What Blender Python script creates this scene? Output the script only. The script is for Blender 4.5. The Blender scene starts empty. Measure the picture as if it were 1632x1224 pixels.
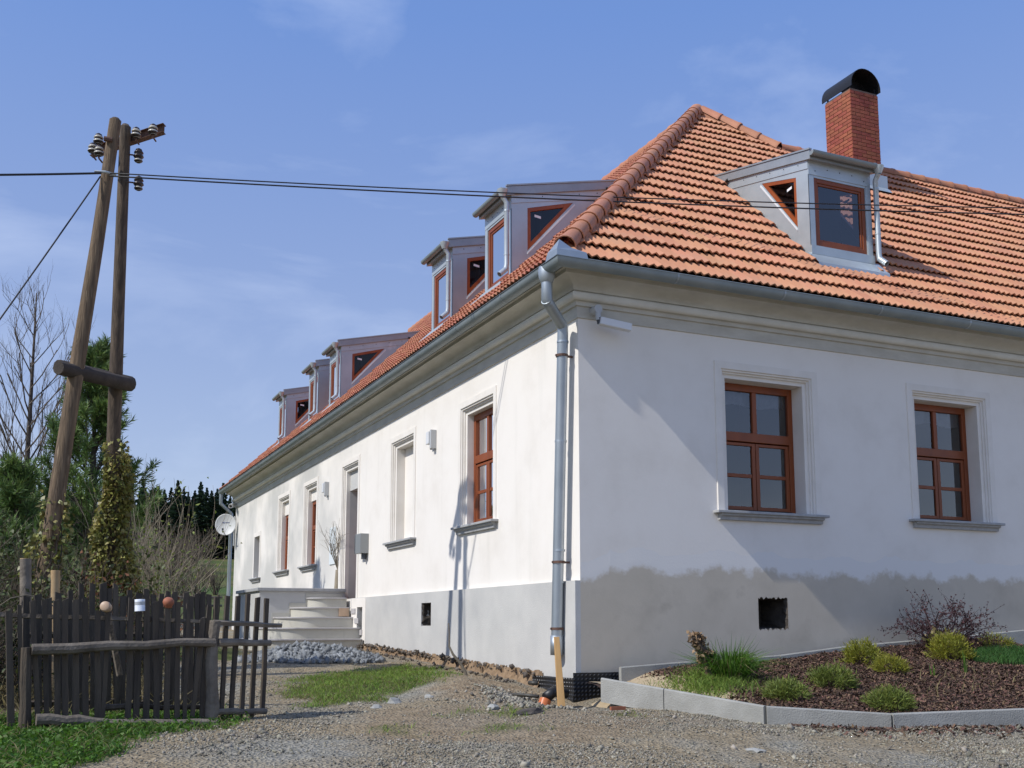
import bpy, bmesh, math, random
import numpy as np
from mathutils import Matrix, Vector
random.seed(7); RNG = np.random.default_rng(11)
SC = bpy.context.scene
COL = SC.collection
PI = math.pi

# ------------------------------------------------------------------ camera, sky, sun, exposure
CAM = np.array([-5.903, -11.102, 0.0])          # heights are measured from the eye (about 1.55 m above the drive)
YAW, PITCH = math.radians(24.33), math.radians(7.89)
cd = bpy.data.cameras.new('camera'); cam = bpy.data.objects.new('camera', cd); COL.objects.link(cam)
cam.location = CAM; cam.rotation_euler = (PI/2 + PITCH, 0, -YAW)
cd.sensor_width = 36; cd.lens = 36*1690/1632; cd.shift_y = (761-612)/1632
cd.clip_start = .1; cd.clip_end = 2000
SC.camera = cam
SUN = Vector((1, .125, -.95)).normalized()       # the way the sunlight travels
world = bpy.data.worlds.new('World'); SC.world = world; world.use_nodes = True
wn = world.node_tree; wn.nodes.clear()
def WN(t, **k):
    n = wn.nodes.new(t)
    for a, b in k.items(): setattr(n, a, b)
    return n
sky = WN('ShaderNodeTexSky', sky_type='NISHITA', sun_disc=False)
sky.sun_elevation = math.asin(-SUN.z); sky.sun_rotation = math.atan2(-SUN.x, -SUN.y)
sky.altitude = 450; sky.air_density = 1.0; sky.dust_density = .45; sky.ozone_density = 4.0
tc = WN('ShaderNodeTexCoord'); mp = WN('ShaderNodeMapping'); mp.inputs['Scale'].default_value = (1.3, 1.3, 3.4)
cl = WN('ShaderNodeTexNoise'); cl.inputs['Scale'].default_value = 1.5; cl.inputs['Detail'].default_value = 9; cl.inputs['Roughness'].default_value = .56; cl.inputs['Distortion'].default_value = .5
cr = WN('ShaderNodeValToRGB'); cr.color_ramp.elements[0].position = .50; cr.color_ramp.elements[1].position = .80; cr.color_ramp.elements[0].color = (.0, .0, .0, 1)
cr.color_ramp.elements[1].color = (.5, .5, .5, 1)
hz = WN('ShaderNodeMixRGB'); hz.inputs[0].default_value = .72                      # spring haze: paler towards the horizon all round
sz = WN('ShaderNodeSeparateXYZ'); hr = WN('ShaderNodeValToRGB'); hr.color_ramp.elements[0].position = .08; hr.color_ramp.elements[0].color = (.205, .222, .298, 1)
hr.color_ramp.elements[1].position = .52; hr.color_ramp.elements[1].color = (.084, .150, .350, 1); he = hr.color_ramp.elements.new(.95); he.color = (.075, .132, .305, 1)
hs = WN('ShaderNodeMixRGB', blend_type='MULTIPLY'); hs.inputs[0].default_value = 1; hs.inputs[2].default_value = (10, 10, 10, 1)
wn.links.new(tc.outputs['Generated'], sz.inputs[0]); wn.links.new(sz.outputs[2], hr.inputs[0]); wn.links.new(hr.outputs[0], hs.inputs[1]); wn.links.new(hs.outputs[0], hz.inputs[2])
mx = WN('ShaderNodeMixRGB'); mx.inputs[2].default_value = (4.6, 5.1, 6.1, 1)
bg = WN('ShaderNodeBackground'); bg.inputs[1].default_value = .15
wo = WN('ShaderNodeOutputWorld')
L = wn.links.new
L(tc.outputs['Generated'], mp.inputs[0]); L(mp.outputs[0], cl.inputs[0]); L(cl.outputs[0], cr.inputs[0])
L(cr.outputs[0], mx.inputs[0]); L(sky.outputs[0], hz.inputs[1]); L(hz.outputs[0], mx.inputs[1]); L(mx.outputs[0], bg.inputs[0]); L(bg.outputs[0], wo.inputs[0])
sd = bpy.data.lights.new('sun', 'SUN'); sd.energy = 2.78; sd.angle = math.radians(.53); sd.color = (1, .975, .93)
so = bpy.data.objects.new('sun', sd); COL.objects.link(so); so.location = (-20, -2, 25)
so.rotation_euler = SUN.to_track_quat('-Z', 'Y').to_euler()
SC.view_settings.view_transform = 'Standard'; SC.view_settings.look = 'None'
SC.cycles.max_bounces = 6; SC.cycles.diffuse_bounces = 3; SC.cycles.glossy_bounces = 3; SC.cycles.transparent_max_bounces = 8
SC.view_settings.exposure = 0.44; SC.view_settings.gamma = 1

# ------------------------------------------------------------------ helpers
F_ = np.array([math.sin(YAW)*math.cos(PITCH), math.cos(YAW)*math.cos(PITCH), math.sin(PITCH)])
R_ = np.array([math.cos(YAW), -math.sin(YAW), 0]); D_ = np.cross(F_, R_)
def ray(px, py): return F_ + (px-816)/1690*R_ + (py-761)/1690*D_
def at(px, py, axis, val):
    """survey helper: the point of the wall / fence line plane (axis = val) that was measured in the photograph"""
    d = ray(px, py); t = (val-CAM[axis])/d[axis]; return CAM + t*d
def on_line(px, py, A, B):
    """point on the upright plane through plan points A, B"""
    n = np.array([-(B[1]-A[1]), B[0]-A[0], 0.]); d = ray(px, py)
    t = n @ (np.array([A[0], A[1], 0]) - CAM)/(n @ d); return CAM + t*d

def wob(x, y, s=1., seed=0):
    """cheap smooth noise, about -1..1"""
    x = np.asarray(x)*s + seed*3.7; y = np.asarray(y)*s - seed*1.9
    return (np.sin(1.7*x+2.3*np.sin(.9*y+.3)) + np.sin(2.1*y+1.9*np.sin(1.3*x+1.1)) + .6*np.sin(3.9*x-2.7*y+seed) + .5*np.sin(5.3*y+3.1*x+2*seed))/3.1

MATS = {}
def mat(name, c1, c2=None, scale=6, rough=.85, metal=0, bump=0, bscale=60, rnd=None, objrnd=0, hue=0, trans=0, spec=.5, c3=None, stretch=None, detail=7, lo=.35, hi=.65, stain=None):
    m = bpy.data.materials.new(name); m.use_nodes = True; t = m.node_tree; t.nodes.clear(); k = t.links.new
    def N(ty, **kw):
        n = t.nodes.new(ty)
        for a, b in kw.items(): setattr(n, a, b)
        return n
    out = N('ShaderNodeOutputMaterial'); p = N('ShaderNodeBsdfPrincipled')
    p.inputs['Roughness'].default_value = rough; p.inputs['Metallic'].default_value = metal
    p.inputs['Specular IOR Level'].default_value = spec
    co = N('ShaderNodeTexCoord').outputs['Object']
    if stretch:
        q = N('ShaderNodeMapping'); q.inputs['Scale'].default_value = stretch; k(co, q.inputs[0]); co = q.outputs[0]
    col = None
    if c2:
        n = N('ShaderNodeTexNoise'); n.inputs['Scale'].default_value = scale; n.inputs['Detail'].default_value = detail; n.inputs['Roughness'].default_value = .6
        k(co, n.inputs[0])
        r = N('ShaderNodeValToRGB'); r.color_ramp.elements[0].position = lo; r.color_ramp.elements[1].position = hi
        r.color_ramp.elements[0].color = (*c1, 1); r.color_ramp.elements[1].color = (*c2, 1)
        if c3: e = r.color_ramp.elements.new(min(hi+.12, .99)); e.color = (*c3, 1)
        k(n.outputs[0], r.inputs[0]); col = r.outputs[0]
    def vary(col, src, amt):
        mr = N('ShaderNodeMapRange'); mr.inputs[3].default_value = 1-amt; mr.inputs[4].default_value = 1+amt; k(src, mr.inputs[0])
        h = N('ShaderNodeHueSaturation')
        if col: k(col, h.inputs['Color'])
        else: h.inputs['Color'].default_value = (*c1, 1)
        k(mr.outputs[0], h.inputs['Value'])
        if hue:
            m2 = N('ShaderNodeMapRange'); m2.inputs[3].default_value = .5-hue; m2.inputs[4].default_value = .5+hue
            w = N('ShaderNodeMath', operation='FRACT'); w2 = N('ShaderNodeMath', operation='MULTIPLY'); w2.inputs[1].default_value = 7.13
            k(src, w2.inputs[0]); k(w2.outputs[0], w.inputs[0]); k(w.outputs[0], m2.inputs[0]); k(m2.outputs[0], h.inputs['Hue'])
        return h.outputs[0]
    if rnd: col = vary(col, N('ShaderNodeAttribute', attribute_name='rnd').outputs['Fac'], rnd)
    if objrnd: col = vary(col, N('ShaderNodeObjectInfo').outputs['Random'], objrnd)
    if stain:
        ps = N('ShaderNodeNewGeometry').outputs['Position']; n4 = N('ShaderNodeTexNoise'); n4.inputs['Scale'].default_value = stain[0]; n4.inputs['Detail'].default_value = 8; n4.inputs['Roughness'].default_value = .65; k(ps, n4.inputs[0])
        r4 = N('ShaderNodeMapRange'); r4.inputs[1].default_value = .52; r4.inputs[2].default_value = .78; r4.inputs[4].default_value = stain[2]; k(n4.outputs[0], r4.inputs[0])
        m4 = N('ShaderNodeMixRGB'); m4.inputs[2].default_value = (*stain[1], 1); k(r4.outputs[0], m4.inputs[0]); k(col, m4.inputs[1]); col = m4.outputs[0]
    if col: k(col, p.inputs['Base Color'])
    else: p.inputs['Base Color'].default_value = (*c1, 1)
    if bump:
        n2 = N('ShaderNodeTexNoise'); n2.inputs['Scale'].default_value = bscale; n2.inputs['Detail'].default_value = 5
        k(co, n2.inputs[0])
        b = N('ShaderNodeBump'); b.inputs['Strength'].default_value = bump; b.inputs['Distance'].default_value = .02
        k(n2.outputs[0], b.inputs['Height']); k(b.outputs[0], p.inputs['Normal'])
    if trans:
        tr = N('ShaderNodeBsdfTranslucent'); ms = N('ShaderNodeMixShader'); ms.inputs[0].default_value = trans
        if col: k(col, tr.inputs[0])
        else: tr.inputs[0].default_value = (*c1, 1)
        k(p.outputs[0], ms.inputs[1]); k(tr.outputs[0], ms.inputs[2]); k(ms.outputs[0], out.inputs[0])
    else: k(p.outputs[0], out.inputs[0])
    MATS[name] = m; return m

def glass(name, tint=(.75, .82, .85), ior=1.9):
    m = bpy.data.materials.new(name); m.use_nodes = True; t = m.node_tree; t.nodes.clear(); k = t.links.new
    out = t.nodes.new('ShaderNodeOutputMaterial'); tr = t.nodes.new('ShaderNodeBsdfTransparent'); tr.inputs[0].default_value = (*tint, 1)
    gl = t.nodes.new('ShaderNodeBsdfGlossy'); gl.inputs['Roughness'].default_value = .02
    fr = t.nodes.new('ShaderNodeFresnel'); fr.inputs[0].default_value = ior
    ms = t.nodes.new('ShaderNodeMixShader'); k(fr.outputs[0], ms.inputs[0]); k(tr.outputs[0], ms.inputs[1]); k(gl.outputs[0], ms.inputs[2]); k(ms.outputs[0], out.inputs[0])
    MATS[name] = m; return m

def link(o, parent=None):
    COL.objects.link(o)
    if parent is not None:
        o.parent = parent
        if parent.type == 'EMPTY': o.matrix_parent_inverse = Matrix.Translation(-Vector(parent.location))
    return o
def tag(o, label=None, cat=None, group=None, kind=None):
    if label: o['label'] = label
    if cat: o['category'] = cat
    if group: o['group'] = group
    if kind: o['kind'] = kind
    return o
def thing(name, label, cat, loc, group=None):
    o = bpy.data.objects.new(name, None); o.location = loc; o.empty_display_size = .2; COL.objects.link(o)
    return tag(o, label, cat, group)
def mesh(name, V, Fc, m=None, smooth=False, rnd=None, auto=None):
    me = bpy.data.meshes.new(name)
    if isinstance(Fc, np.ndarray):
        V = np.asarray(V, dtype=np.float32); n = Fc.shape[1]
        me.vertices.add(len(V)); me.vertices.foreach_set('co', V.ravel())
        me.loops.add(Fc.size); me.loops.foreach_set('vertex_index', Fc.ravel().astype(np.int32))
        me.polygons.add(len(Fc)); me.polygons.foreach_set('loop_start', np.arange(0, Fc.size, n, dtype=np.int32))
        me.update(calc_edges=True); me.validate()
    else:
        me.from_pydata([tuple(map(float, v)) for v in V], [], Fc); me.update()
    if smooth: me.polygons.foreach_set('use_smooth', [True]*len(me.polygons))
    if rnd is not None:
        a = me.attributes.new('rnd', 'FLOAT', 'POINT'); a.data.foreach_set('value', np.asarray(rnd, dtype=np.float32))
    if m: me.materials.append(MATS[m] if isinstance(m, str) else m)
    return me
def put(name, me, parent=None, mw=None):
    o = bpy.data.objects.new(name, me)
    if mw is not None: o.matrix_basis = mw
    return link(o, parent)

class MB:
    def __init__(s): s.v = []; s.f = []
    def add(s, V, Fc):
        n = len(s.v); s.v += [tuple(map(float, v)) for v in V]; s.f += [tuple(i+n for i in f) for f in Fc]; return s
    def quad(s, a, b, c, d): return s.add([a, b, c, d], [(0, 1, 2, 3)])
    def box(s, lo, hi, M=None):
        (a, b, c), (d, e, f) = lo, hi
        V = [(a,b,c),(d,b,c),(d,e,c),(a,e,c),(a,b,f),(d,b,f),(d,e,f),(a,e,f)]
        if M is not None: V = [M(*v) if callable(M) else tuple(M @ Vector(v)) for v in V]
        return s.add(V, [(0,3,2,1),(4,5,6,7),(0,1,5,4),(1,2,6,5),(2,3,7,6),(3,0,4,7)])
    def tube(s, P, r, n=8, cap=True, phase=0):
        P = [np.array(p, float) for p in P]; r = r if hasattr(r, '__len__') else [r]*len(P)
        rings = []; up = None
        for i, p in enumerate(P):
            t = P[min(i+1, len(P)-1)] - P[max(i-1, 0)]; t = t/(np.linalg.norm(t)+1e-9)
            if up is None:
                up = np.array([0, 0, 1.]) if abs(t[2]) < .9 else np.array([1., 0, 0])
            a = np.cross(t, up); a /= np.linalg.norm(a)+1e-9; b = np.cross(a, t); up = b
            rings.append([p + r[i]*(math.cos(2*PI*k/n+phase)*a + math.sin(2*PI*k/n+phase)*b) for k in range(n)])
        V = [v for q in rings for v in q]; Fc = []
        for i in range(len(P)-1):
            for k in range(n): Fc.append((i*n+k, i*n+(k+1) % n, (i+1)*n+(k+1) % n, (i+1)*n+k))
        if cap: Fc.append(tuple(range(n-1, -1, -1))); Fc.append(tuple((len(P)-1)*n+k for k in range(n)))
        return s.add(V, Fc)
    def lathe(s, prof, c, n=16, axis=2, ang=2*PI):
        V = []; Fc = []
        for (r, z) in prof:
            for k in range(n):
                a = ang*k/n
                q = [r*math.cos(a), r*math.sin(a), z]
                if axis == 0: q = [q[2], q[0], q[1]]
                elif axis == 1: q = [q[0], q[2], q[1]]
                V.append([c[i]+q[i] for i in range(3)])
        for i in range(len(prof)-1):
            for k in range(n): Fc.append((i*n+k, i*n+(k+1) % n, (i+1)*n+(k+1) % n, (i+1)*n+k))
        return s.add(V, Fc)
    def prism(s, poly, vec):
        """closed solid: polygon (3-D points) swept along vec"""
        n = len(poly); P = [np.array(p, float) for p in poly]; Q = [p+np.array(vec, float) for p in P]
        return s.add(P+Q, [tuple(range(n-1, -1, -1)), tuple(range(n, 2*n))]+[(i, (i+1) % n, n+(i+1) % n, n+i) for i in range(n)])
    def build(s, name, m, parent=None, smooth=False, bevel=0):
        me = mesh(name, s.v, s.f, m, smooth)
        o = bpy.data.objects.new(name, me)
        if parent is None:
            A = np.array(s.v); c = Vector(((A[:,0].min()+A[:,0].max())/2, (A[:,1].min()+A[:,1].max())/2, A[:,2].min()))
            me.transform(Matrix.Translation(-c)); o.location = c
        if smooth == 'auto':
            me.polygons.foreach_set('use_smooth', [True]*len(me.polygons)); me.set_sharp_from_angle(angle=math.radians(38))
        if bevel:
            b = o.modifiers.new('bevel', 'BEVEL'); b.width = bevel; b.segments = 2; b.limit_method = 'ANGLE'; b.angle_limit = math.radians(40)
        return link(o, parent)

def strips(polys, radii, sides=3):
    """many thin tapering twigs as one array mesh"""
    VV = []; FF = []; n0 = 0; rn = []
    for P, r in zip(polys, radii):
        P = np.asarray(P, float); m = len(P); T = np.gradient(P, axis=0); T /= np.linalg.norm(T, axis=1)[:, None]+1e-9
        ref = np.array([.31, .77, .2]); A = np.cross(T, ref); A /= np.linalg.norm(A, axis=1)[:, None]+1e-9; B = np.cross(T, A)
        rr = np.linspace(r[0], r[1], m)[:, None]
        rings = np.stack([P + rr*(math.cos(2*PI*k/sides)*A + math.sin(2*PI*k/sides)*B) for k in range(sides)], 1)
        VV.append(rings.reshape(-1, 3)); i = np.arange(m-1)[:, None]*sides; k = np.arange(sides)[None]
        FF.append(np.stack([i+k, i+(k+1) % sides, i+sides+(k+1) % sides, i+sides+k], -1).reshape(-1, 4)+n0); n0 += m*sides
        rn.append(np.full(m*sides, random.random()))
    return np.concatenate(VV), np.concatenate(FF), np.concatenate(rn)

def leaves(C, Dr, ln, wd, fold=.25, rng=RNG):
    """leaf-shaped quads (diamond, folded) at centres C along directions Dr"""
    n = len(C); Dr = Dr/(np.linalg.norm(Dr, axis=1)[:, None]+1e-9)
    q = rng.normal(size=(n, 3)); S = np.cross(Dr, q); S /= np.linalg.norm(S, axis=1)[:, None]+1e-9; Nn = np.cross(Dr, S)
    ln = np.broadcast_to(ln, n)[:, None]; wd = np.broadcast_to(wd, n)[:, None]
    a = C; b = C+Dr*ln*.45+S*wd/2+Nn*wd*fold; c = C+Dr*ln; d = C+Dr*ln*.45-S*wd/2+Nn*wd*fold
    V = np.stack([a, b, c, d], 1).reshape(-1, 3); Fc = np.arange(4*n).reshape(n, 4)
    return V, Fc, np.repeat(rng.random(n), 4)
def join_np(parts):
    VV = []; FF = []; RR = []; n = 0
    for V, Fc, r in parts: VV.append(V); FF.append(Fc+n); RR.append(r); n += len(V)
    return np.concatenate(VV), np.concatenate(FF), np.concatenate(RR)

# ------------------------------------------------------------------ materials
mat('plaster', (.85, .80, .73), (.79, .735, .66), 1.3, .92, bump=.05, bscale=30, lo=.42, hi=.8, stain=(1.3, (.68, .63, .56), .28))
mat('surround', (.83, .78, .71), (.77, .72, .645), 3, .92, bump=.08)
mat('render_grey', (.58, .565, .53), (.50, .49, .465), 1.6, .95, bump=.2, bscale=70, c3=(.47, .465, .45))
mat('render_damp', (.55, .485, .385), (.61, .54, .435), 1.4, .95, bump=.07, bscale=40, c3=(.47, .41, .325), stain=(1.7, (.43, .375, .295), .6))
mat('cornice', (.60, .575, .505), (.50, .475, .41), 2.2, .95, bump=.2, c3=(.65, .625, .56), stretch=(1, 1, 3))
mat('sill_stone', (.34, .34, .34), (.42, .42, .41), 12, .8, bump=.1)
mat('zinc_roof', (.40, .42, .43), (.33, .35, .36), 2.5, .45, .5)
mat('zinc', (.54, .59, .605), (.46, .505, .52), 2.2, .42, .45, bump=.03, bscale=5, c3=(.64, .66, .67))
mat('zinc_old', (.25, .29, .30), (.32, .355, .36), 2.5, .55, .45, bump=.04)
mat('pipe_zinc', (.46, .50, .53), (.37, .41, .44), 2, .45, .7, c3=(.52, .55, .58))
mat('wood_frame', (.27, .064, .013), (.20, .046, .010), 5, .42, bump=.05, stretch=(1, 1, .2))
mat('wood_frame_bright', (.34, .085, .018), (.27, .06, .013), 5, .4, bump=.05)
mat('dark_trim', (.025, .022, .02), rough=.5)
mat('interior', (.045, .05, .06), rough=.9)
mat('curtain', (.75, .68, .70), (.6, .55, .58), 9, .9, trans=.4)
mat('sticker', (.85, .85, .85), rough=.6)
glass('glass', (.75, .82, .9), 2.4); glass('glass_dormer', (.6, .62, .66), 2.2); glass('glass_side', (.6, .62, .66), 1.5)
mat('brick', (.36, .105, .06), (.27, .075, .045), 7, .9, objrnd=.12, bump=.3, bscale=40, hue=.01)
mat('brick_far', (.36, .105, .06), (.27, .075, .045), 7, .9, bump=.3)
mat('mortar', (.22, .15, .115), (.15, .10, .075), 8, .95, bump=.2)
mat('black_metal', (.018, .018, .02), rough=.45, metal=.3)
TC1, TC2, TC3 = (.55, .262, .145), (.50, .222, .118), (.57, .295, .175)
mat('tile', TC1, TC2, 4, .75, objrnd=.10, hue=.006, bump=.1, bscale=50, c3=TC3, stain=(2.6, (.36, .25, .17), .55))
mat('tile_field', TC1, TC2, 4, .75, rnd=.10, hue=.006, bump=.1, bscale=50, c3=TC3, stain=(2.6, (.36, .25, .17), .55))
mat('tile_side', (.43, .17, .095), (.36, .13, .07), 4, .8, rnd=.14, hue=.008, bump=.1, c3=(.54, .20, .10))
mat('hip_tile', (.49, .22, .125), (.42, .17, .09), 5, .7, objrnd=.10, hue=.004, bump=.12, bscale=40, c3=(.53, .27, .165), stain=(3, (.36, .24, .16), .5))
mat('deck', (.10, .045, .025), rough=.95)
mat('old_wood', (.11, .085, .06), (.055, .043, .032), 5, .92, bump=.5, bscale=30, stretch=(3, 3, .35), objrnd=.22)
mat('log_wood', (.22, .185, .145), (.115, .095, .075), 6, .92, bump=.5, bscale=30, objrnd=.15)
mat('pole_wood', (.25, .175, .105), (.10, .068, .042), 4, .9, bump=.7, bscale=14, stretch=(6, 6, .45), c3=(.33, .245, .16), lo=.3, hi=.6)
mat('pole_dark', (.17, .125, .085), (.075, .055, .04), 4, .9, bump=.7, bscale=14, stretch=(6, 6, .45), lo=.3, hi=.6)
mat('beam_dark', (.075, .06, .048), (.045, .036, .03), 5, .92, bump=.5)
mat('cornice_light', (.74, .715, .64), (.65, .625, .55), 2.2, .95, bump=.15)
mat('cut_wood', (.52, .37, .20), (.42, .28, .14), 9, .85)
mat('rust', (.15, .08, .055), (.10, .055, .04), 9, .8, bump=.2)
mat('porcelain', (.50, .46, .38), rough=.25)
mat('porcelain_dark', (.045, .032, .03), rough=.25)
mat('cable', (.012, .012, .014), rough=.5)
mat('concrete', (.36, .355, .325), (.27, .265, .24), 2.6, .92, bump=.4, bscale=70, objrnd=.10, c3=(.42, .41, .385))
mat('step_tile', (.55, .53, .46), (.48, .455, .38), 1.6, .6, bump=.05, c3=(.60, .58, .52))
mat('tread_stone', (.50, .475, .46), (.43, .41, .40), 7, .6)
mat('sand', (.47, .37, .24), (.40, .31, .19), 6, .95, bump=.4, bscale=50)
mat('clay', (.33, .225, .13), (.21, .14, .085), 6, .95, bump=.8, bscale=18, c3=(.42, .31, .19))
mat('stone', (.31, .28, .22), (.21, .19, .145), 3, .9, rnd=.5, hue=.02, bump=.2)
mat('stone_pile', (.25, .26, .265), (.165, .175, .18), 6, .9, rnd=.42, bump=.2)
mat('rubble', (.15, .125, .10), (.075, .062, .052), 6, .95, bump=.4, rnd=.3)
mat('mulch', (.155, .088, .056), (.105, .06, .04), 9, .95, rnd=.8, hue=.03)
mat('grass', (.20, .29, .045), (.15, .235, .033), 1.2, .7, rnd=.35, hue=.02, trans=.35)
mat('grass_weed', (.10, .21, .020), (.07, .16, .015), 2, .6, rnd=.35, hue=.015, trans=.35)
mat('lawn', (.06, .16, .03), (.05, .13, .024), 2, .7, rnd=.3, trans=.35)
mat('dry_grass', (.28, .23, .11), (.20, .16, .075), 2, .8, rnd=.4, trans=.3)
mat('needle', (.16, .24, .06), (.09, .16, .045), 1.2, .6, rnd=.5, hue=.02, trans=.25)
mat('spruce', (.065, .105, .07), (.042, .075, .052), .5, .8, rnd=.5)  # tone lightened to put the distance haze into the foliage colour
mat('gold_needle', (.30, .29, .03), (.20, .215, .025), 5, .6, rnd=.4, hue=.02, trans=.3)
mat('olive_needle', (.20, .24, .045), (.14, .18, .034), 5, .6, rnd=.4, hue=.02, trans=.3)
mat('bark', (.10, .082, .065), (.055, .045, .036), 6, .95, bump=.5, stretch=(3, 3, .5))
mat('twig', (.115, .088, .062), (.08, .06, .042), 3, .9, rnd=.45)
mat('twig_pale', (.26, .22, .16), (.19, .155, .11), 3, .9, rnd=.4)
mat('twig_purple', (.06, .03, .032), (.04, .021, .023), 4, .9, rnd=.4)
mat('purple_leaf', (.075, .024, .028), (.05, .019, .022), 5, .7, rnd=.5, trans=.2)
mat('ivy_leaf', (.30, .27, .075), (.18, .18, .045), 4, .45, rnd=.6, hue=.03, trans=.25, c3=(.38, .31, .13))
mat('bush_leaf', (.085, .105, .025), (.05, .07, .018), 2, .6, rnd=.5, hue=.025, trans=.2)
mat('brown_leaf', (.21, .085, .035), (.15, .06, .028), 4, .8, rnd=.5, trans=.2)
mat('white_plastic', (.72, .72, .72), rough=.4)
mat('grey_plastic', (.48, .49, .49), rough=.45)
mat('lens', (.01, .01, .012), rough=.1)
mat('dish_white', (.66, .66, .64), rough=.45)
mat('print_blue', (.12, .14, .24), rough=.6)
mat('mailbox', (.30, .31, .31), rough=.45, metal=.3)
mat('mailbox_dark', (.06, .065, .075), rough=.4)
mat('cabinet', (.72, .76, .76), rough=.5)
mat('membrane', (.012, .012, .013), rough=.45)
mat('pvc_orange', (.55, .15, .04), rough=.4)
mat('plank_new', (.56, .34, .14), (.46, .27, .10), 5, .75, stretch=(3, 3, .4))
mat('terracotta', (.38, .13, .065), (.30, .10, .05), 6, .7)
mat('pot_pale', (.56, .40, .27), (.46, .31, .20), 6, .5)
mat('enamel', (.78, .80, .84), rough=.25)
mat('enamel_blue', (.03, .05, .26), rough=.3)
mat('hose', (.05, .045, .035), rough=.5)
# ------------------------------------------------------------------ terrain
def hgt(x, y):
    x = np.asarray(x, float); y = np.asarray(y, float)
    a = -.72+.078*y; b = -.72+.025*y
    z = -np.logaddexp(-a/.12, -b/.12)*.12
    z = np.where(y < -30, -.72+.078*-30 + 0*y, z)
    far = np.clip(y-26, 0, None); z = z + .0007*far**2*np.exp(-far/260)                       # the meadow climbs to the wood
    z = z - .13*np.exp(-((x+.45)**2+(y+.25)**2)/.45)                                            # trench at the corner
    z = z + .13*np.exp(-((x+1.35)**2/.35+(y-.35)**2/1.1)) + .10*np.exp(-((x+1.2)**2+(y-1.5)**2)/.5)
    z = z + .14*np.exp(-((x+1.9)**2/.8+(y-5.2)**2/1.0))                                      # heap of stone
    near = np.exp(-((x+2)**2+(y+1)**2)/90)
    return z + near*(.025*wob(x, y, 1.1, 1)+.012*wob(x, y, 3.3, 2)) + (1-near)*.1*wob(x, y, .12, 3)
def pdist(x, y, poly):
    """signed distance to a plan polygon, inside positive"""
    x = np.asarray(x, float); y = np.asarray(y, float); d = np.full(x.shape, 1e9); ins = np.zeros(x.shape, bool)
    for (ax, ay), (bx, by) in zip(poly, poly[1:]+poly[:1]):
        ex, ey = bx-ax, by-ay; t = np.clip(((x-ax)*ex+(y-ay)*ey)/(ex*ex+ey*ey), 0, 1)
        d = np.minimum(d, np.hypot(x-ax-t*ex, y-ay-t*ey))
        ins ^= ((ay > y) != (by > y)) & (x < (bx-ax)*(y-ay)/(by-ay+1e-12)+ax)
    return np.where(ins, d, -d)
G_FENCE = [(-30, -6), (-6.0, -4.2), (-5.6, -3.1), (-5.1, -2.25), (-4.6, -1.6), (-3.95, -1.05), (-4.1, -.3), (-30, .4)]
G_MID = [(-3.25, -.45), (-2.45, .05), (-1.75, .45), (-1.15, 1.35), (-.75, 2.2), (-.45, 3.6), (-.7, 4.3), (-1.4, 3.7), (-2.2, 3.3), (-2.9, 2.3), (-3.3, 1.2)]
G_TUFT = [[(-2.4, -2.3), (-1.8, -2.5), (-1.5, -2.1), (-2.0, -1.8)], [(-2.3, -1.35), (-1.5, -1.55), (-1.0, -1.05), (-1.8, -.95)], [(-.55, -1.7), (-.3, -1.8), (-.2, -1.5), (-.5, -1.45)], [(-3.2, -2.1), (-2.9, -2.2), (-2.8, -1.95), (-3.1, -1.85)]]
G_FAR = [(-4.2, 6.2), (-2.4, 5.6), (-2.2, 8.5), (-1.9, 30), (-60, 30), (-60, 12), (-4.4, 9)]
SOIL = [[(-2.1, -.7), (-.2, -.9), (-.1, 9), (-.55, 8.4), (-.5, 3.5), (-1.0, 1.4), (-1.6, .4)], [(-2.6, 6.2), (-.8, 7.0), (-.6, 8.6), (-2.6, 8.4)], [(-3.4, -2.6), (-1.6, -3.1), (.3, -2.4), (-.2, -1.0), (-1.5, -.5), (-3.1, -1.0)]]
def sm(v, a, b): t = np.clip((v-a)/(b-a), 0, 1); return t*t*(3-2*t)
def w_grass(x, y):
    n = .28*wob(x, y, 2.6, 4)+.16*wob(x, y, 7, 5)
    g = np.maximum(sm(pdist(x, y, G_FENCE)+n*.7, -.08, .22), sm(pdist(x, y, G_MID)+n, -.15, .35)*.96)
    g = np.maximum(g, sm(pdist(x, y, G_FAR)+n, -.2, .4))
    for p in G_TUFT: g = np.maximum(g, .7*sm(pdist(x, y, p)+.6*n, -.12, .25))
    far = sm(y, 28, 36)
    return np.maximum(g, far)
def w_soil(x, y):
    n = .22*wob(x, y, 2.2, 7)+.12*wob(x, y, 6, 8); s = np.zeros_like(np.asarray(x, float))
    for k, p in enumerate(SOIL): s = np.maximum(s, sm(pdist(x, y, p)+n, -.15, .3)*(1 if k < 2 else .75))
    return s
def w_litter(x, y):
    return sm(-4.3-np.asarray(x)+.2*wob(x, y, 1.5, 9), 0, .6)*sm(np.asarray(y), -.6, .4)*(1-sm(np.asarray(y), 12, 20))
def axis_pts(segs):
    out = []
    for a, b, st in segs: out += list(np.arange(a, b, st))
    return np.array(out+[segs[-1][1]])
gx = axis_pts([(-420, -120, 40), (-120, -30, 10), (-30, -9, 1.5), (-9, -6.6, .3), (-6.6, 4, .09), (4, 10, .5), (10, 40, 4), (40, 420, 38)])
gy = axis_pts([(-320, -40, 40), (-40, -12, 3), (-12, -5.4, .5), (-5.4, 6.4, .09), (6.4, 12, .4), (12, 40, 1.5), (40, 130, 5), (130, 420, 20), (420, 900, 60)])
X, Y = np.meshgrid(gx, gy); Z = hgt(X, Y)
nx, ny = len(gx), len(gy)
idx = np.arange(nx*ny).reshape(ny, nx)
gf = np.stack([idx[:-1, :-1], idx[:-1, 1:], idx[1:, 1:], idx[1:, :-1]], -1).reshape(-1, 4)
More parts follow.
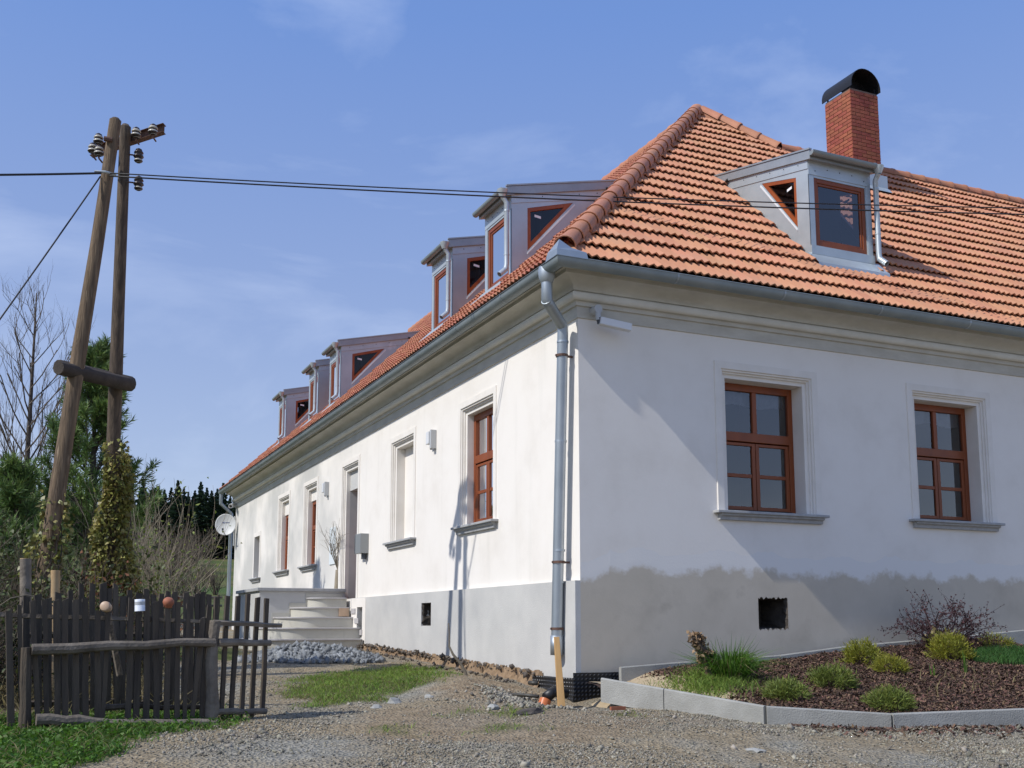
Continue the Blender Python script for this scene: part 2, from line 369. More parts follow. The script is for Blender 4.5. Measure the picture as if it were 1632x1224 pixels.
gm = mesh('ground', np.stack([X, Y, Z], -1).reshape(-1, 3), gf, None, True)
for nm, fn in (('grass', w_grass), ('soil', w_soil), ('litter', w_litter)):
    a = gm.attributes.new(nm, 'FLOAT', 'POINT'); a.data.foreach_set('value', np.asarray(fn(X, Y), dtype=np.float32).ravel())
def ground_mat():
    m = bpy.data.materials.new('ground'); m.use_nodes = True; t = m.node_tree; k = t.links.new; p = t.nodes['Principled BSDF']; p.inputs['Roughness'].default_value = .95
    p.inputs['Specular IOR Level'].default_value = .2
    def N(ty, **kw):
        n = t.nodes.new(ty)
        for a, b in kw.items(): setattr(n, a, b)
        return n
    co = N('ShaderNodeTexCoord').outputs['Object']
    def noise(s, d=6):
        n = N('ShaderNodeTexNoise'); n.inputs['Scale'].default_value = s; n.inputs['Detail'].default_value = d; k(co, n.inputs[0]); return n.outputs[0]
    def ramp(src, c1, c2, lo=.35, hi=.65):
        r = N('ShaderNodeValToRGB'); r.color_ramp.elements[0].position = lo; r.color_ramp.elements[1].position = hi
        r.color_ramp.elements[0].color = (*c1, 1); r.color_ramp.elements[1].color = (*c2, 1); k(src, r.inputs[0]); return r.outputs[0]
    def mix(f, a, b, ty='MIX'):
        n = N('ShaderNodeMixRGB', blend_type=ty)
        if isinstance(f, float): n.inputs[0].default_value = f
        else: k(f, n.inputs[0])
        k(a, n.inputs[1]); k(b, n.inputs[2]); return n.outputs[0]
    v = N('ShaderNodeTexVoronoi'); v.inputs['Scale'].default_value = 34; k(co, v.inputs[0])
    bw = N('ShaderNodeRGBToBW'); k(v.outputs['Color'], bw.inputs[0])
    grav = ramp(bw.outputs[0], (.17, .16, .13), (.36, .335, .275), .1, .9)
    tan = ramp(noise(16), (.21, .165, .105), (.35, .285, .19))
    base = mix(ramp(noise(.9, 5), (0, 0, 0), (1, 1, 1), .36, .54), grav, tan)
    soil = ramp(noise(9), (.20, .145, .09), (.34, .265, .175))
    gras = ramp(noise(5), (.055, .085, .02), (.13, .135, .04))
    meadow = ramp(noise(.12), (.075, .12, .028), (.15, .14, .05))
    sp = N('ShaderNodeSeparateXYZ'); k(co, sp.inputs[0]); fr = N('ShaderNodeMapRange'); fr.inputs[1].default_value = 28; fr.inputs[2].default_value = 40; k(sp.outputs[1], fr.inputs[0])
    gras = mix(fr.outputs[0], gras, meadow)
    lit = ramp(noise(12), (.045, .033, .02), (.12, .085, .045))
    A = lambda n: N('ShaderNodeAttribute', attribute_name=n).outputs['Fac']
    c = mix(A('soil'), base, soil); c = mix(A('grass'), c, gras); c = mix(A('litter'), c, lit)
    k(c, p.inputs['Base Color'])
    bp = N('ShaderNodeBump'); bp.inputs['Strength'].default_value = .8; bp.inputs['Distance'].default_value = .03
    ad = N('ShaderNodeMath', operation='ADD'); k(noise(22), ad.inputs[0]); k(v.outputs['Distance'], ad.inputs[1]); k(ad.outputs[0], bp.inputs['Height']); k(bp.outputs[0], p.inputs['Normal'])
    return m
gm.materials.append(ground_mat())
tag(put('ground', gm), 'gravel and grass ground rising to a meadow behind', kind='structure')

# ------------------------------------------------------------------ house
HZ = -.62
house = thing('house', 'long white plastered house with orange tiled roof and zinc dormers', 'house', (0, 0, HZ))
XE, YE = 19.0, 23.55                       # east end of the front, north end of the long side
ZW, ZPL = 4.05, .515                       # wall top (behind the cornice), plinth top
def MR(u, d, z): return (u, d, z)          # front wall: along x, depth to +y
def ML(u, d, z): return (d, u, z)          # long wall: along y, depth to +x
WIN_R = [(2.18, 3.44, 1.43, 3.18), (5.44, 6.66, 1.45, 3.19), (9.0, 10.2, 1.45, 3.19)]
WIN_L = [(2.68, 3.74, 1.46, 3.18), (12.95, 13.95, 1.36, 3.18), (15.82, 16.85, 1.37, 3.19)]
BLIND = (6.15, 7.18, 1.46, 3.18); DOOR = (9.55, 10.55, .5, 3.19); SMALL = (19.42, 20.2, 1.32, 2.52)
E_ = .10
def wall_sheet(M, u0, u1, z0, z1, holes, d=0.):
    us = sorted({u0, u1, *[h[0] for h in holes], *[h[1] for h in holes]}); zs = sorted({z0, z1, *[h[2] for h in holes], *[h[3] for h in holes]})
    us = [u for u in us if u0 <= u <= u1]; zs = [z for z in zs if z0 <= z <= z1]; mb = MB()
    for a, b in zip(us, us[1:]):
        for c, e in zip(zs, zs[1:]):
            um, zm = (a+b)/2, (c+e)/2
            if any(h[0] < um < h[1] and h[2] < zm < h[3] for h in holes): continue
            mb.quad(M(a, d, c), M(b, d, c), M(b, d, e), M(a, d, e))
    return mb
wide = lambda o: (o[0]-E_, o[1]+E_, o[2], o[3]+E_)
HOLE_R = (2.56, 3.02, -.06, .335); HOLE_L = (4.93, 5.39, -.02, .345); NICHE = (8.76, 9.12, -.25, .33)
o = wall_sheet(MR, 0, XE, ZPL-.1, ZW, [wide(w) for w in WIN_R]).build('wall', 'plaster', house)
# long wall: upper white part, patchy primer further back
def longwall_mat():
    m = MATS['plaster'].copy(); m.name = 'plaster_patchy'; t = m.node_tree; k = t.links.new
    p = [n for n in t.nodes if n.type == 'BSDF_PRINCIPLED'][0]; src = p.inputs['Base Color'].links[0].from_socket
    co = t.nodes.new('ShaderNodeTexCoord').outputs['Object']; s = t.nodes.new('ShaderNodeSeparateXYZ'); k(co, s.inputs[0])
    n = t.nodes.new('ShaderNodeTexNoise'); n.inputs['Scale'].default_value = .55; n.inputs['Detail'].default_value = 5; k(co, n.inputs[0])
    mr = t.nodes.new('ShaderNodeMapRange'); mr.inputs[1].default_value = 8.5; mr.inputs[2].default_value = 13; k(s.outputs[1], mr.inputs[0])
    r = t.nodes.new('ShaderNodeMapRange'); r.inputs[1].default_value = .38; r.inputs[2].default_value = .58; k(n.outputs[0], r.inputs[0])
    mu = t.nodes.new('ShaderNodeMath'); mu.operation = 'MULTIPLY'; k(mr.outputs[0], mu.inputs[0]); k(r.outputs[0], mu.inputs[1])
    m2 = t.nodes.new('ShaderNodeMath'); m2.operation = 'MULTIPLY'; m2.inputs[1].default_value = .8; k(mu.outputs[0], m2.inputs[0])
    mx = t.nodes.new('ShaderNodeMixRGB'); mx.inputs[2].default_value = (.50, .49, .455, 1); k(m2.outputs[0], mx.inputs[0]); k(src, mx.inputs[1])
    # rain streaks
    mp = t.nodes.new('ShaderNodeMapping'); mp.inputs['Scale'].default_value = (1, 2.2, .25); k(co, mp.inputs[0])
    n3 = t.nodes.new('ShaderNodeTexNoise'); n3.inputs['Scale'].default_value = 1.6; n3.inputs['Detail'].default_value = 6; k(mp.outputs[0], n3.inputs[0])
    r3 = t.nodes.new('ShaderNodeMapRange'); r3.inputs[1].default_value = .58; r3.inputs[2].default_value = .8; r3.inputs[4].default_value = .3; k(n3.outputs[0], r3.inputs[0])
    m3 = t.nodes.new('ShaderNodeMixRGB'); m3.inputs[2].default_value = (.60, .57, .50, 1); k(r3.outputs[0], m3.inputs[0]); k(mx.outputs[0], m3.inputs[1])
    k(m3.outputs[0], p.inputs['Base Color']); MATS['plaster_patchy'] = m
longwall_mat()
holesL = [wide(w) for w in WIN_L+[BLIND]]+[wide(DOOR), SMALL]
wall_sheet(ML, 0, YE, ZPL-.1, ZW, holesL).build('wall', 'plaster_patchy', house)
# other sides and closed inner core
mb = MB(); mb.quad((XE, 0, HZ-.6), (XE, 9.6, HZ-.6), (XE, 9.6, ZW), (XE, 0, ZW)); mb.quad((XE, 9.6, HZ-.6), (11.8, 9.6, HZ-.6), (11.8, 9.6, ZW), (XE, 9.6, ZW))
mb.quad((11.8, 9.6, HZ-.6), (11.8, YE, HZ-.6), (11.8, YE, ZW), (11.8, 9.6, ZW)); mb.add([(0, YE, HZ-.9), (11.8, YE, HZ-.9), (11.8, YE, 4.0), (5.9, YE, 10.1), (0, YE, 4.0)], [(0, 1, 2, 3, 4)])
mb.build('rear_wall', 'plaster', house)
# plinth: long side stands proud, front side is a render coat with a ragged top edge
PP = .07
mb = MB()
for (a, b, c, e) in [(0, 0, 0, 0)]: pass
mbp = wall_sheet(ML, -.003, YE, -1.0, ZPL, [HOLE_L, NICHE, (9.55, YE+1, -1.0, ZPL)], -PP)
mbp.quad((-PP, 0, ZPL), (-PP, 9.55, ZPL), (0, 9.55, ZPL), (0, 0, ZPL))
mbp.quad((-PP, -.003, -1.0), (0, -.003, -1.0), (0, -.003, ZPL), (-PP, -.003, ZPL))
for hz, dp in ((HOLE_L, .35), (NICHE, .2)):
    u0, u1, z0, z1 = hz
    mbp.quad((-PP, u0, z0), (-PP, u1, z0), (dp, u1, z0), (dp, u0, z0)); mbp.quad((-PP, u0, z1), (-PP, u1, z1), (dp, u1, z1), (dp, u0, z1))
    mbp.quad((-PP, u0, z0), (-PP, u0, z1), (dp, u0, z1), (dp, u0, z0)); mbp.quad((-PP, u1, z0), (-PP, u1, z1), (dp, u1, z1), (dp, u1, z0)); mbp.quad((dp, u0, z0), (dp, u1, z0), (dp, u1, z1), (dp, u0, z1))
mbp.build('plinth', 'render_grey', house)
mb = wall_sheet(ML, 9.5, YE, -1.0, ZPL, [], -.004); mb.build('plinth', 'plaster_patchy', house)
# white band round the cellar niche
mb = MB(); mb.box((8.55, -PP-.006, -.42), (8.757, -PP+.01, ZPL-.01), ML); mb.box((9.123, -PP-.006, -.42), (9.5, -PP+.01, ZPL-.01), ML); mb.box((8.757, -PP-.006, .333), (9.123, -PP+.01, ZPL-.01), ML)
mb.build('niche_band', 'surround', house)
# front plinth coat, ragged upper edge and a broken hole
def front_coat():
    n = 900; xs = np.linspace(0, XE, n)
    top = .635+.03*wob(xs, xs*0, 1.4, 3)+.022*wob(xs, xs*0, 5.5, 6)+.008*wob(xs, xs*0, 19, 2)
    for c, wv, a in ((.30, .16, .05), (.86, .20, .085), (1.95, .30, .05), (2.7, .2, .05), (3.9, .25, .04), (4.8, .2, .06), (6.2, .2, .05)):
        top = top + a*np.exp(-((xs-c)/wv)**4)*(1+.25*wob(xs, xs*0, 21, c))
    top = np.where(xs < .12, ZPL-.004, np.where(xs < .4, np.minimum(top, ZPL+(xs-.1)/.3*.12), top))
    u0, u1, z0, z1 = HOLE_R; V = []; Fc = []; ed = []
    jt = lambda x: .012*math.sin(x*97)+.009*math.sin(x*231+1)
    def strip(i, zl, edge):
        k = len(V)
        for c, x in ((0, xs[i]), (1, xs[i+1])):
            for z, e in zip(zl[c], edge): V.append((x, -.003 if e < .9 else -.0006, z)); ed.append(min(e, 1.))
        m = len(zl[0])
        for j in range(m-1): Fc.append((k+j, k+m+j, k+m+j+1, k+j+1))
    for i in range(n-1):
        up = lambda q: [top[q]-.26, top[q]-.1, top[q]+.06, top[q]+.22]
        if u0 < (xs[i]+xs[i+1])/2 < u1:
            strip(i, ([-1, z0+jt(xs[i])], [-1, z0+jt(xs[i+1])]), (0, 0)); strip(i, ([z1+jt(xs[i]+2)]+up(i), [z1+jt(xs[i+1]+2)]+up(i+1)), (0, 0, .33, .67, 1))
        else: strip(i, ([-1]+up(i), [-1]+up(i+1)), (0, 0, .33, .67, 1))
    me = mesh('plinth_coat', V, Fc, None, False, ed)
    m = MATS['render_damp'].copy(); m.name = 'render_smeared'; t = m.node_tree; kk = t.links.new; p = [q for q in t.nodes if q.type == 'BSDF_PRINCIPLED'][0]; src = p.inputs['Base Color'].links[0].from_socket
    co = t.nodes.new('ShaderNodeTexCoord').outputs['Object']; nz = t.nodes.new('ShaderNodeTexNoise'); nz.inputs['Scale'].default_value = 3.4; nz.inputs['Detail'].default_value = 12; nz.inputs['Roughness'].default_value = .66; kk(co, nz.inputs[0])
    at_ = t.nodes.new('ShaderNodeAttribute'); at_.attribute_name = 'rnd'; ad = t.nodes.new('ShaderNodeMath'); ad.operation = 'ADD'; kk(at_.outputs['Fac'], ad.inputs[0]); kk(nz.outputs[0], ad.inputs[1])
    mr = t.nodes.new('ShaderNodeMapRange'); mr.inputs[1].default_value = .93; mr.inputs[2].default_value = 1.12; kk(ad.outputs[0], mr.inputs[0]); mx = t.nodes.new('ShaderNodeMixRGB'); mx.inputs[2].default_value = (.80, .768, .72, 1); kk(mr.outputs[0], mx.inputs[0]); kk(src, mx.inputs[1]); kk(mx.outputs[0], p.inputs['Base Color'])
    me.materials.append(m); put('plinth_coat', me, house)
front_coat()
def rough_hole(name, M, hz, d0, depth, m):
    u0, u1, z0, z1 = hz; bm = bmesh.new(); n = 40; rings = []
    per = [(u0+(u1-u0)*t, z0) for t in np.linspace(0, 1, 10)[:-1]]+[(u1, z0+(z1-z0)*t) for t in np.linspace(0, 1, 10)[:-1]]+[(u1-(u1-u0)*t, z1) for t in np.linspace(0, 1, 10)[:-1]]+[(u0, z1-(z1-z0)*t) for t in np.linspace(0, 1, 10)[:-1]]
    cu, cz = (u0+u1)/2, (z0+z1)/2
    for j, dd in enumerate((d0, d0+.04, d0+.12, d0+.25, depth)):
        s = (1.03, .95, .97, .9, .82)[j]
        rings.append([bm.verts.new(M(cu+(u-cu)*(s+random.uniform(-.05, .05)), dd, cz+(z-cz)*(s+random.uniform(-.05, .05)))) for u, z in per])
    for a, b in zip(rings, rings[1:]):
        for i in range(len(a)): bm.faces.new((a[i], a[(i+1) % len(a)], b[(i+1) % len(a)], b[i]))
    bm.faces.new(rings[-1]); me = bpy.data.meshes.new(name); bm.to_mesh(me); bm.free(); me.materials.append(MATS[m]); put(name, me, house)
rough_hole('wall_hole', MR, HOLE_R, -.0035, .5, 'rubble')
rough_hole('wall_hole', ML, HOLE_L, -PP-.0005, .3, 'rubble')

# cornice: profile swept along both sides
CP = [(-.01, 3.70), (.02, 3.705), (.022, 3.845), (.05, 3.85), (.055, 3.90), (.085, 3.905)]
CP += [(.085+.055*math.sin(a)+.0, 3.957-.052*math.cos(a)) for a in np.linspace(0, PI, 7)]
CP += [(.10, 4.01), (.12, 4.015)]+[(.12+.20*(1-math.cos(a)), 4.02+.12*math.sin(a)) for a in np.linspace(0, PI/2, 6)]+[(.335, 4.14), (.335, 4.185), (.37, 4.19), (.37, 4.235), (.06, 4.24)]
def cornice(M, u1):
    mb = MB(); V = []; Fc = []; n = len(CP)
    for u in (None, u1):
        for (p, z) in CP: V.append(M((-p if u is None else u), -p, z))
    Fc = [(i, i+1, n+i+1, n+i) for i in range(n-1)]
    mb.add(V, Fc); o = mb.build('cornice', 'cornice', house, 'auto'); return o
cornice(MR, XE); cornice(ML, YE)
def cornice_roll(M, u1):
    P = [(p, z) for p, z in CP if 3.904 < z < 4.014]; P = [(p+.003, z) for p, z in P]; n = len(P); mb = MB()
    mb.add([M(-p, -p, z) for p, z in P]+[M(u1, -p, z) for p, z in P], [(i, i+1, n+i+1, n+i) for i in range(n-1)]); mb.build('cornice_roll', 'cornice_light', house, 'auto')
cornice_roll(MR, XE); cornice_roll(ML, YE)

# windows -----------------------------------------------------------
def ring3(mb, M, o, prof):
    u0, u1, z0, z1 = o; V = []; n = 4
    for e, d in prof: V += [M(u0-e, d, z0), M(u0-e, d, z1+e), M(u1+e, d, z1+e), M(u1+e, d, z0)]
    Fc = []
    for i in range(len(prof)-1):
        for k in range(3): Fc.append((i*4+k, i*4+k+1, i*4+k+5, i*4+k+4))
    mb.add(V, Fc); return mb
SPROF = [(.205, .003), (.20, -.016), (.105, -.016), (.10, .002), (.078, .004), (.076, .03), (.052, .032), (.05, .056), (.0, .06), (0, .29)]
def barbox(mb, M, u0, u1, z0, z1, d0, d1): mb.box((u0, d0, z0), (u1, d1, z1), M)
def sill(M, o, w, d0=0.):
    u0, u1, z0, z1 = o; mb = MB()
    mb.box((u0-.27, d0-.115, z0-.035), (u1+.24, .36, z0), M); s = mb.build('sill', 'sill_stone', w, bevel=.006)
    mb = MB(); P = [(d0+.02, z0-.035), (d0-.085, z0-.036), (d0-.085, z0-.06), (d0-.05, z0-.075), (d0-.045, z0-.115), (d0+.02, z0-.12)]
    V = [M(u0-.20, d, z) for d, z in P]+[M(u1+.18, d, z) for d, z in P]; n = len(P)
    mb.add(V, [(i, i+1, n+i+1, n+i) for i in range(n-1)]+[tuple(range(n-1, -1, -1)), tuple(range(n, 2*n))])
    mb.build('sill_moulding', 'sill_stone', w)
def window(M, o, label=None, panel=0., D=.275):
    u0, u1, z0, z1 = o; mb = ring3(MB(), M, o, SPROF); w = mb.build('window', 'surround', house)
    if label: w['label'] = label
    zt = z1-panel; H = zt-z0; Wd = u1-u0
    if panel:
        mb = MB(); mb.box((u0-.01, D-.03, zt), (u1+.01, D+.02, z1+.01), M); mb.build('top_panel', 'surround', w)
    fz = lambda t: zt-H*t; mb = MB(); f = .075
    barbox(mb, M, u0, u0+f, z0, zt, D, D+.06); barbox(mb, M, u1-f, u1, z0, zt, D, D+.06); barbox(mb, M, u0+f, u1-f, fz(.055), zt, D, D+.06)
    barbox(mb, M, u0+f, u1-f, fz(.445), fz(.375), D-.012, D+.06); um = (u0+u1)/2
    barbox(mb, M, um-.035, um+.035, fz(.375), fz(.055), D+.004, D+.06)
    mb.build('frame', 'wood_frame', w, bevel=.006)
    for s, (a, b) in enumerate(((u0+f, um), (um, u1-f))):
        a += .004; b -= .004; mb = MB(); g = .055
        barbox(mb, M, a, a+g, fz(.965), fz(.452), D+.008, D+.05); barbox(mb, M, b-g, b, fz(.965), fz(.452), D+.008, D+.05)
        barbox(mb, M, a+g, b-g, fz(.475), fz(.452), D+.008, D+.05); barbox(mb, M, a+g, b-g, fz(.965), fz(.938), D+.008, D+.05)
        barbox(mb, M, a+g, b-g, fz(.718), fz(.69), D+.014, D+.045); mb.build('casement', 'wood_frame', w, bevel=.005)
        for zb, za in ((.69, .475), (.938, .718)):
            q = MB(); q.quad(M(a+g, D+.03, fz(zb)), M(b-g, D+.03, fz(zb)), M(b-g, D+.03, fz(za)), M(a+g, D+.03, fz(za))); q.build('pane', 'glass', w)
    for a, b in ((u0+f, um-.035), (um+.035, u1-f)):
        q = MB(); q.quad(M(a, D+.035, fz(.375)), M(b, D+.035, fz(.375)), M(b, D+.035, fz(.055)), M(a, D+.035, fz(.055))); q.build('pane', 'glass', w)
    mb = MB(); barbox(mb, M, u0+f, u1-f, z0+.002, fz(.967), D-.02, D+.05); mb.build('weather_bar', 'dark_trim', w)
    sill(M, o, w)
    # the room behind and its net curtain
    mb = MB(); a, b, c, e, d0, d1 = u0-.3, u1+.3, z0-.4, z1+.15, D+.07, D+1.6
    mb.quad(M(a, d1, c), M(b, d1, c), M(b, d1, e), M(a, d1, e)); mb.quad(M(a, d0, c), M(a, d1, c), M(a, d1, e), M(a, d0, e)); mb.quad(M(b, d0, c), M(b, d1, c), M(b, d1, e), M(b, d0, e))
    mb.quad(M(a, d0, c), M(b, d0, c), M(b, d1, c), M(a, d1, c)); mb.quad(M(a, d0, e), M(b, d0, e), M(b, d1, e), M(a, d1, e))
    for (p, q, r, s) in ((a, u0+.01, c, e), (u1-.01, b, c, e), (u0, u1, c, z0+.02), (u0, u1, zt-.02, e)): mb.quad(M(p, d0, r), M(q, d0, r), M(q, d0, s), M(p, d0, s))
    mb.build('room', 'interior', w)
    mb = MB(); n = 40; us = np.linspace(u0+.02, u1-.02, n); V = []
    for u in us: V += [M(u, D+.16+.018*math.sin(u*46), zt-.02), M(u, D+.16+.022*math.sin(u*46+.4), zt-.15*H-.02*math.sin(u*9))]
    mb.add(V, [(2*i, 2*i+2, 2*i+3, 2*i+1) for i in range(n-1)]); mb.build('curtain', 'curtain', w, True)
    return w
for i, o in enumerate(WIN_R): window(MR, o)
window(ML, WIN_L[0], 'wooden window in the bright long wall, nearest the corner', D=.165)
window(ML, WIN_L[1], panel=.26, D=.17); window(ML, WIN_L[2], panel=.34, D=.17)
# bricked-up window
u0, u1, z0, z1 = BLIND; mb = ring3(MB(), ML, BLIND, SPROF); w = mb.build('blind_window', 'surround', house); w['label'] = 'window niche plastered shut in white'
q = MB(); q.quad(ML(u0, .22, z0), ML(u1, .22, z0), ML(u1, .22, z1), ML(u0, .22, z1)); q.build('infill', 'plaster', w); sill(ML, BLIND, w)
# small window
u0, u1, z0, z1 = SMALL; mb = MB(); mb.box((u0-.12, -.012, z0), (u0, .3, z1+.12), ML); mb.box((u1, -.012, z0), (u1+.12, .3, z1+.12), ML); mb.box((u0, -.012, z1), (u1, .3, z1+.12), ML)
w = mb.build('small_window', 'surround', house); q = MB(); q.quad(ML(u0, .26, z0), ML(u1, .26, z0), ML(u1, .26, z1), ML(u0, .26, z1)); q.build('pane', 'interior', w); sill(ML, SMALL, w)
# door
u0, u1, z0, z1 = DOOR; mb = ring3(MB(), ML, DOOR, SPROF[:-1]+[(0, .14)]); w = mb.build('doorway', 'surround', house)
q = MB(); q.quad(ML(u0, .14, 2.80), ML(u1, .14, 2.80), ML(u1, .14, z1), ML(u0, .14, z1)); q.box((u0, .14, 2.79), (u1, .75, 2.80), ML)
q.box((u1, .14, z0), (u1+.05, .75, 2.8), ML); q.box((u0-.05, .14, z0), (u0, .75, 2.8), ML); q.build('reveal', 'render_grey', w)
q = MB(); q.box((u0, .68, z0), (u1, .74, 2.79), ML); dl = q.build('door', 'wood_frame', w); q = MB(); q.tube([ML(u0+.12, .66, 1.5), ML(u0+.12, .62, 1.5), ML(u0+.24, .62, 1.5)], .012); q.build('handle', 'zinc', w)

# ------------------------------------------------------------------ roof
ZE, OV, SL = 4.29, .45, .941; RX = 5.92; ZA = ZE+SL*(RX+OV); RY = 4.78; ZR2 = ZE+SL*(RY+OV)
CS = math.cos(math.atan(SL)); SN = math.sin(math.atan(SL)); YG = YE+.18
HIPX = RX+(RX-RY)
mb = MB()
mb.add([(-OV, -OV, ZE), (XE+.3, -OV, ZE), (XE+.3, RY, ZR2), (HIPX, RY, ZR2), (RX, RX, ZA)], [(0, 1, 2, 3, 4)])
mb.add([(-OV, -OV, ZE), (RX, RX, ZA), (RX, YG, ZA), (-OV, YG, ZE)], [(0, 1, 2, 3)])
mb.add([(RX, RX, ZA), (HIPX, RY, ZR2), (2*RX+OV, RY+3.7, ZE), (2*RX+OV, YG, ZE), (RX, YG, ZA)], [(0, 1, 2, 3, 4)])
mb.add([(HIPX, RY, ZR2), (XE+.3, RY, ZR2), (XE+.3, 2*RY+OV, ZE), (2*RX, 2*RY+OV, ZE)], [(0, 1, 2, 3)])
mb.v = [(x, y, z-.03) for x, y, z in mb.v]
mb.quad((-OV, -OV, ZE-.06), (XE, -OV, ZE-.06), (XE, .1, ZE-.06), (-OV, .1, ZE-.06)); mb.quad((-OV, .1, ZE-.06), (.1, .1, ZE-.06), (.1, YG, ZE-.06), (-OV, YG, ZE-.06))
roof = mb.build('roof', 'deck', house)
TW, TL, CO = .225, .47, .41
def tile_geo():
    n = 9; us = np.linspace(0, TW, n); wv = .017*(1-np.cos(4*PI*us/TW))/1.0
    V = []
    for i in range(n): V.append((us[i], 0, .064+wv[i]))
    for i in range(n): V.append((us[i], TL, .002+wv[i]))
    for i in range(n): V.append((us[i], .002, .044+wv[i]))
    for i in range(n): V.append((us[i], .24, .022+wv[i]))
    Fc = []
    for i in range(n-1):
        Fc += [(i, i+1, n+i+1, n+i), (2*n+i, 2*n+i+1, i+1, i), (3*n+i, 3*n+i+1, 2*n+i+1, 2*n+i)]
    return np.array(V), np.array(Fc)
TV, TF = tile_geo()
# dormers: footprints first, the tiles stop there
DF = .52
DORM_R = dict(M=MR, u0=4.09, u1=5.25, pipe=1, lab='zinc dormer on the front roof slope below the chimney')
DORM_L = [dict(M=ML, u0=a, u1=b, pipe=0, lab=l) for a, b, l in ((3.12, 4.15, 'zinc dormer nearest the hip on the long roof slope'), (5.62, 6.66, 'second zinc dormer on the long roof slope'), (12.95, 13.98, 'third zinc dormer on the long roof slope'), (15.1, 16.1, 'fourth zinc dormer on the long roof slope'), (18.85, 19.85, 'farthest zinc dormer on the long roof slope'))]
def in_dormer(side, u, y):
    for d in ([DORM_R] if side == 'R' else DORM_L):
        if d['u0']-.02 < u < d['u1']+.02 and DF < y < 2.72: return True
    return False
CHX0, CHX1, CHY0, CHY1 = 8.02, 8.72, 3.80, 4.52
fr = []; lf = []
for r in range(22):
    v0 = -.06+r*CO; yb = -OV+v0*CS
    for c in range(int((16.5+OV)/TW)):
        u = -OV+.02+c*TW; ym = yb+.5*TL*CS; um = u+TW/2
        hi_lim = RY-.02 if um > HIPX else 99
        if ym-.1 > hi_lim: continue
        if um < ym-.32 or um > 2*RX-ym+.32 and um < HIPX+.3: continue
        if um < RX and um < ym-.32: continue
        if in_dormer('R', um, ym): continue
        if CHX0-.05 < um < CHX1+.05 and CHY0-.08 < ym < CHY1+.3: continue
        fr.append((u, v0, um, ym))
    for c in range(int((YG+OV)/TW)):
        u = -OV+.02+c*TW; um = u+TW/2; xm = yb+.5*TL*CS
        if xm > RX+.1 or um < xm-.32: continue
        if in_dormer('L', um, xm): continue
        lf.append((u, v0, um, xm))
def mtx(M, u, v0):
    y = -OV+v0*CS; z = ZE+v0*SN
    e1 = Vector(M(1, 0, 0)); e2 = Vector(M(0, CS, SN)); e3 = Vector(M(0, -SN, CS)); p = Vector(M(u, y, z))
    return Matrix(((e1.x, e2.x, e3.x, p.x), (e1.y, e2.y, e3.y, p.y), (e1.z, e2.z, e3.z, p.z), (0, 0, 0, 1)))
camv = Vector(CAM)
def seen(t):
    p = np.array([t[2], t[3], ZE+SL*(t[3]+OV)])-CAM; w = p @ F_; px = 816+1690*(p @ R_)/w; return w, px
def clean(t): return t[2] > t[3]+.42 and not (t[2] > 2*RX-t[3]-.45 and t[2] < HIPX+.3) and t[3] < RY-.35
cand = sorted([t for t in fr if clean(t) and seen(t)[1] < 1640], key=lambda t: seen(t)[0])[:300]
one = set((t[0], t[1]) for t in cand)
tmesh = mesh('tile', TV, TF, 'tile', True); tmesh.set_sharp_from_angle(angle=math.radians(50))
for t in cand:
    m = mtx(MR, t[0], t[1]) @ Matrix.Rotation(random.uniform(-.006, .006), 4, 'Z') @ Matrix.Translation((0, random.uniform(-.006, .006), random.uniform(-.003, .004)))
    put('tile', tmesh, roof, m)
def field(name, ts, M, m, clips):
    Vs = []; n = len(TV); H = np.c_[TV, np.ones(n)]
    for t in ts:
        mm = np.array(mtx(M, t[0], t[1]) @ Matrix.Rotation(random.uniform(-.006, .006), 4, 'Z') @ Matrix.Translation((0, random.uniform(-.006, .006), random.uniform(-.003, .005)))); Vs.append((H @ mm.T)[:, :3])
    V = np.concatenate(Vs); Fc = (TF[None]+np.arange(len(ts))[:, None, None]*n).reshape(-1, 4)
    me = mesh(name, V, Fc, m, True, np.repeat(RNG.random(len(ts)), n))
    bm = bmesh.new(); bm.from_mesh(me)
    for co, no, keep in clips:
        if keep is None: g = bm.verts[:]+bm.edges[:]+bm.faces[:]
        else:
            fs = [f for f in bm.faces if keep(f.calc_center_median())]; es = {e for f in fs for e in f.edges}; vs = {v for f in fs for v in f.verts}; g = list(vs)+list(es)+fs
        bmesh.ops.bisect_plane(bm, geom=g, plane_co=co, plane_no=no, clear_outer=True)
    bm.to_mesh(me); bm.free(); me.set_sharp_from_angle(angle=math.radians(50))
    return tag(put(name, me, roof), kind='stuff')
field('tile_field', [t for t in fr if (t[0], t[1]) not in one], MR, 'tile_field', [((0, 0, 0), (-1, 1, 0), None), ((RX, RX, 0), (1, 1, 0), lambda c: c.x > RX-.5 and c.y > RY+.02 and c.x < HIPX+.6), ((0, RY, 0), (0, 1, 0), lambda c: c.x >= HIPX-.15)])
field('tile_field', lf, ML, 'tile_side', [((0, 0, 0), (1, -1, 0), None), ((RX, 0, 0), (1, 0, 0), None)])
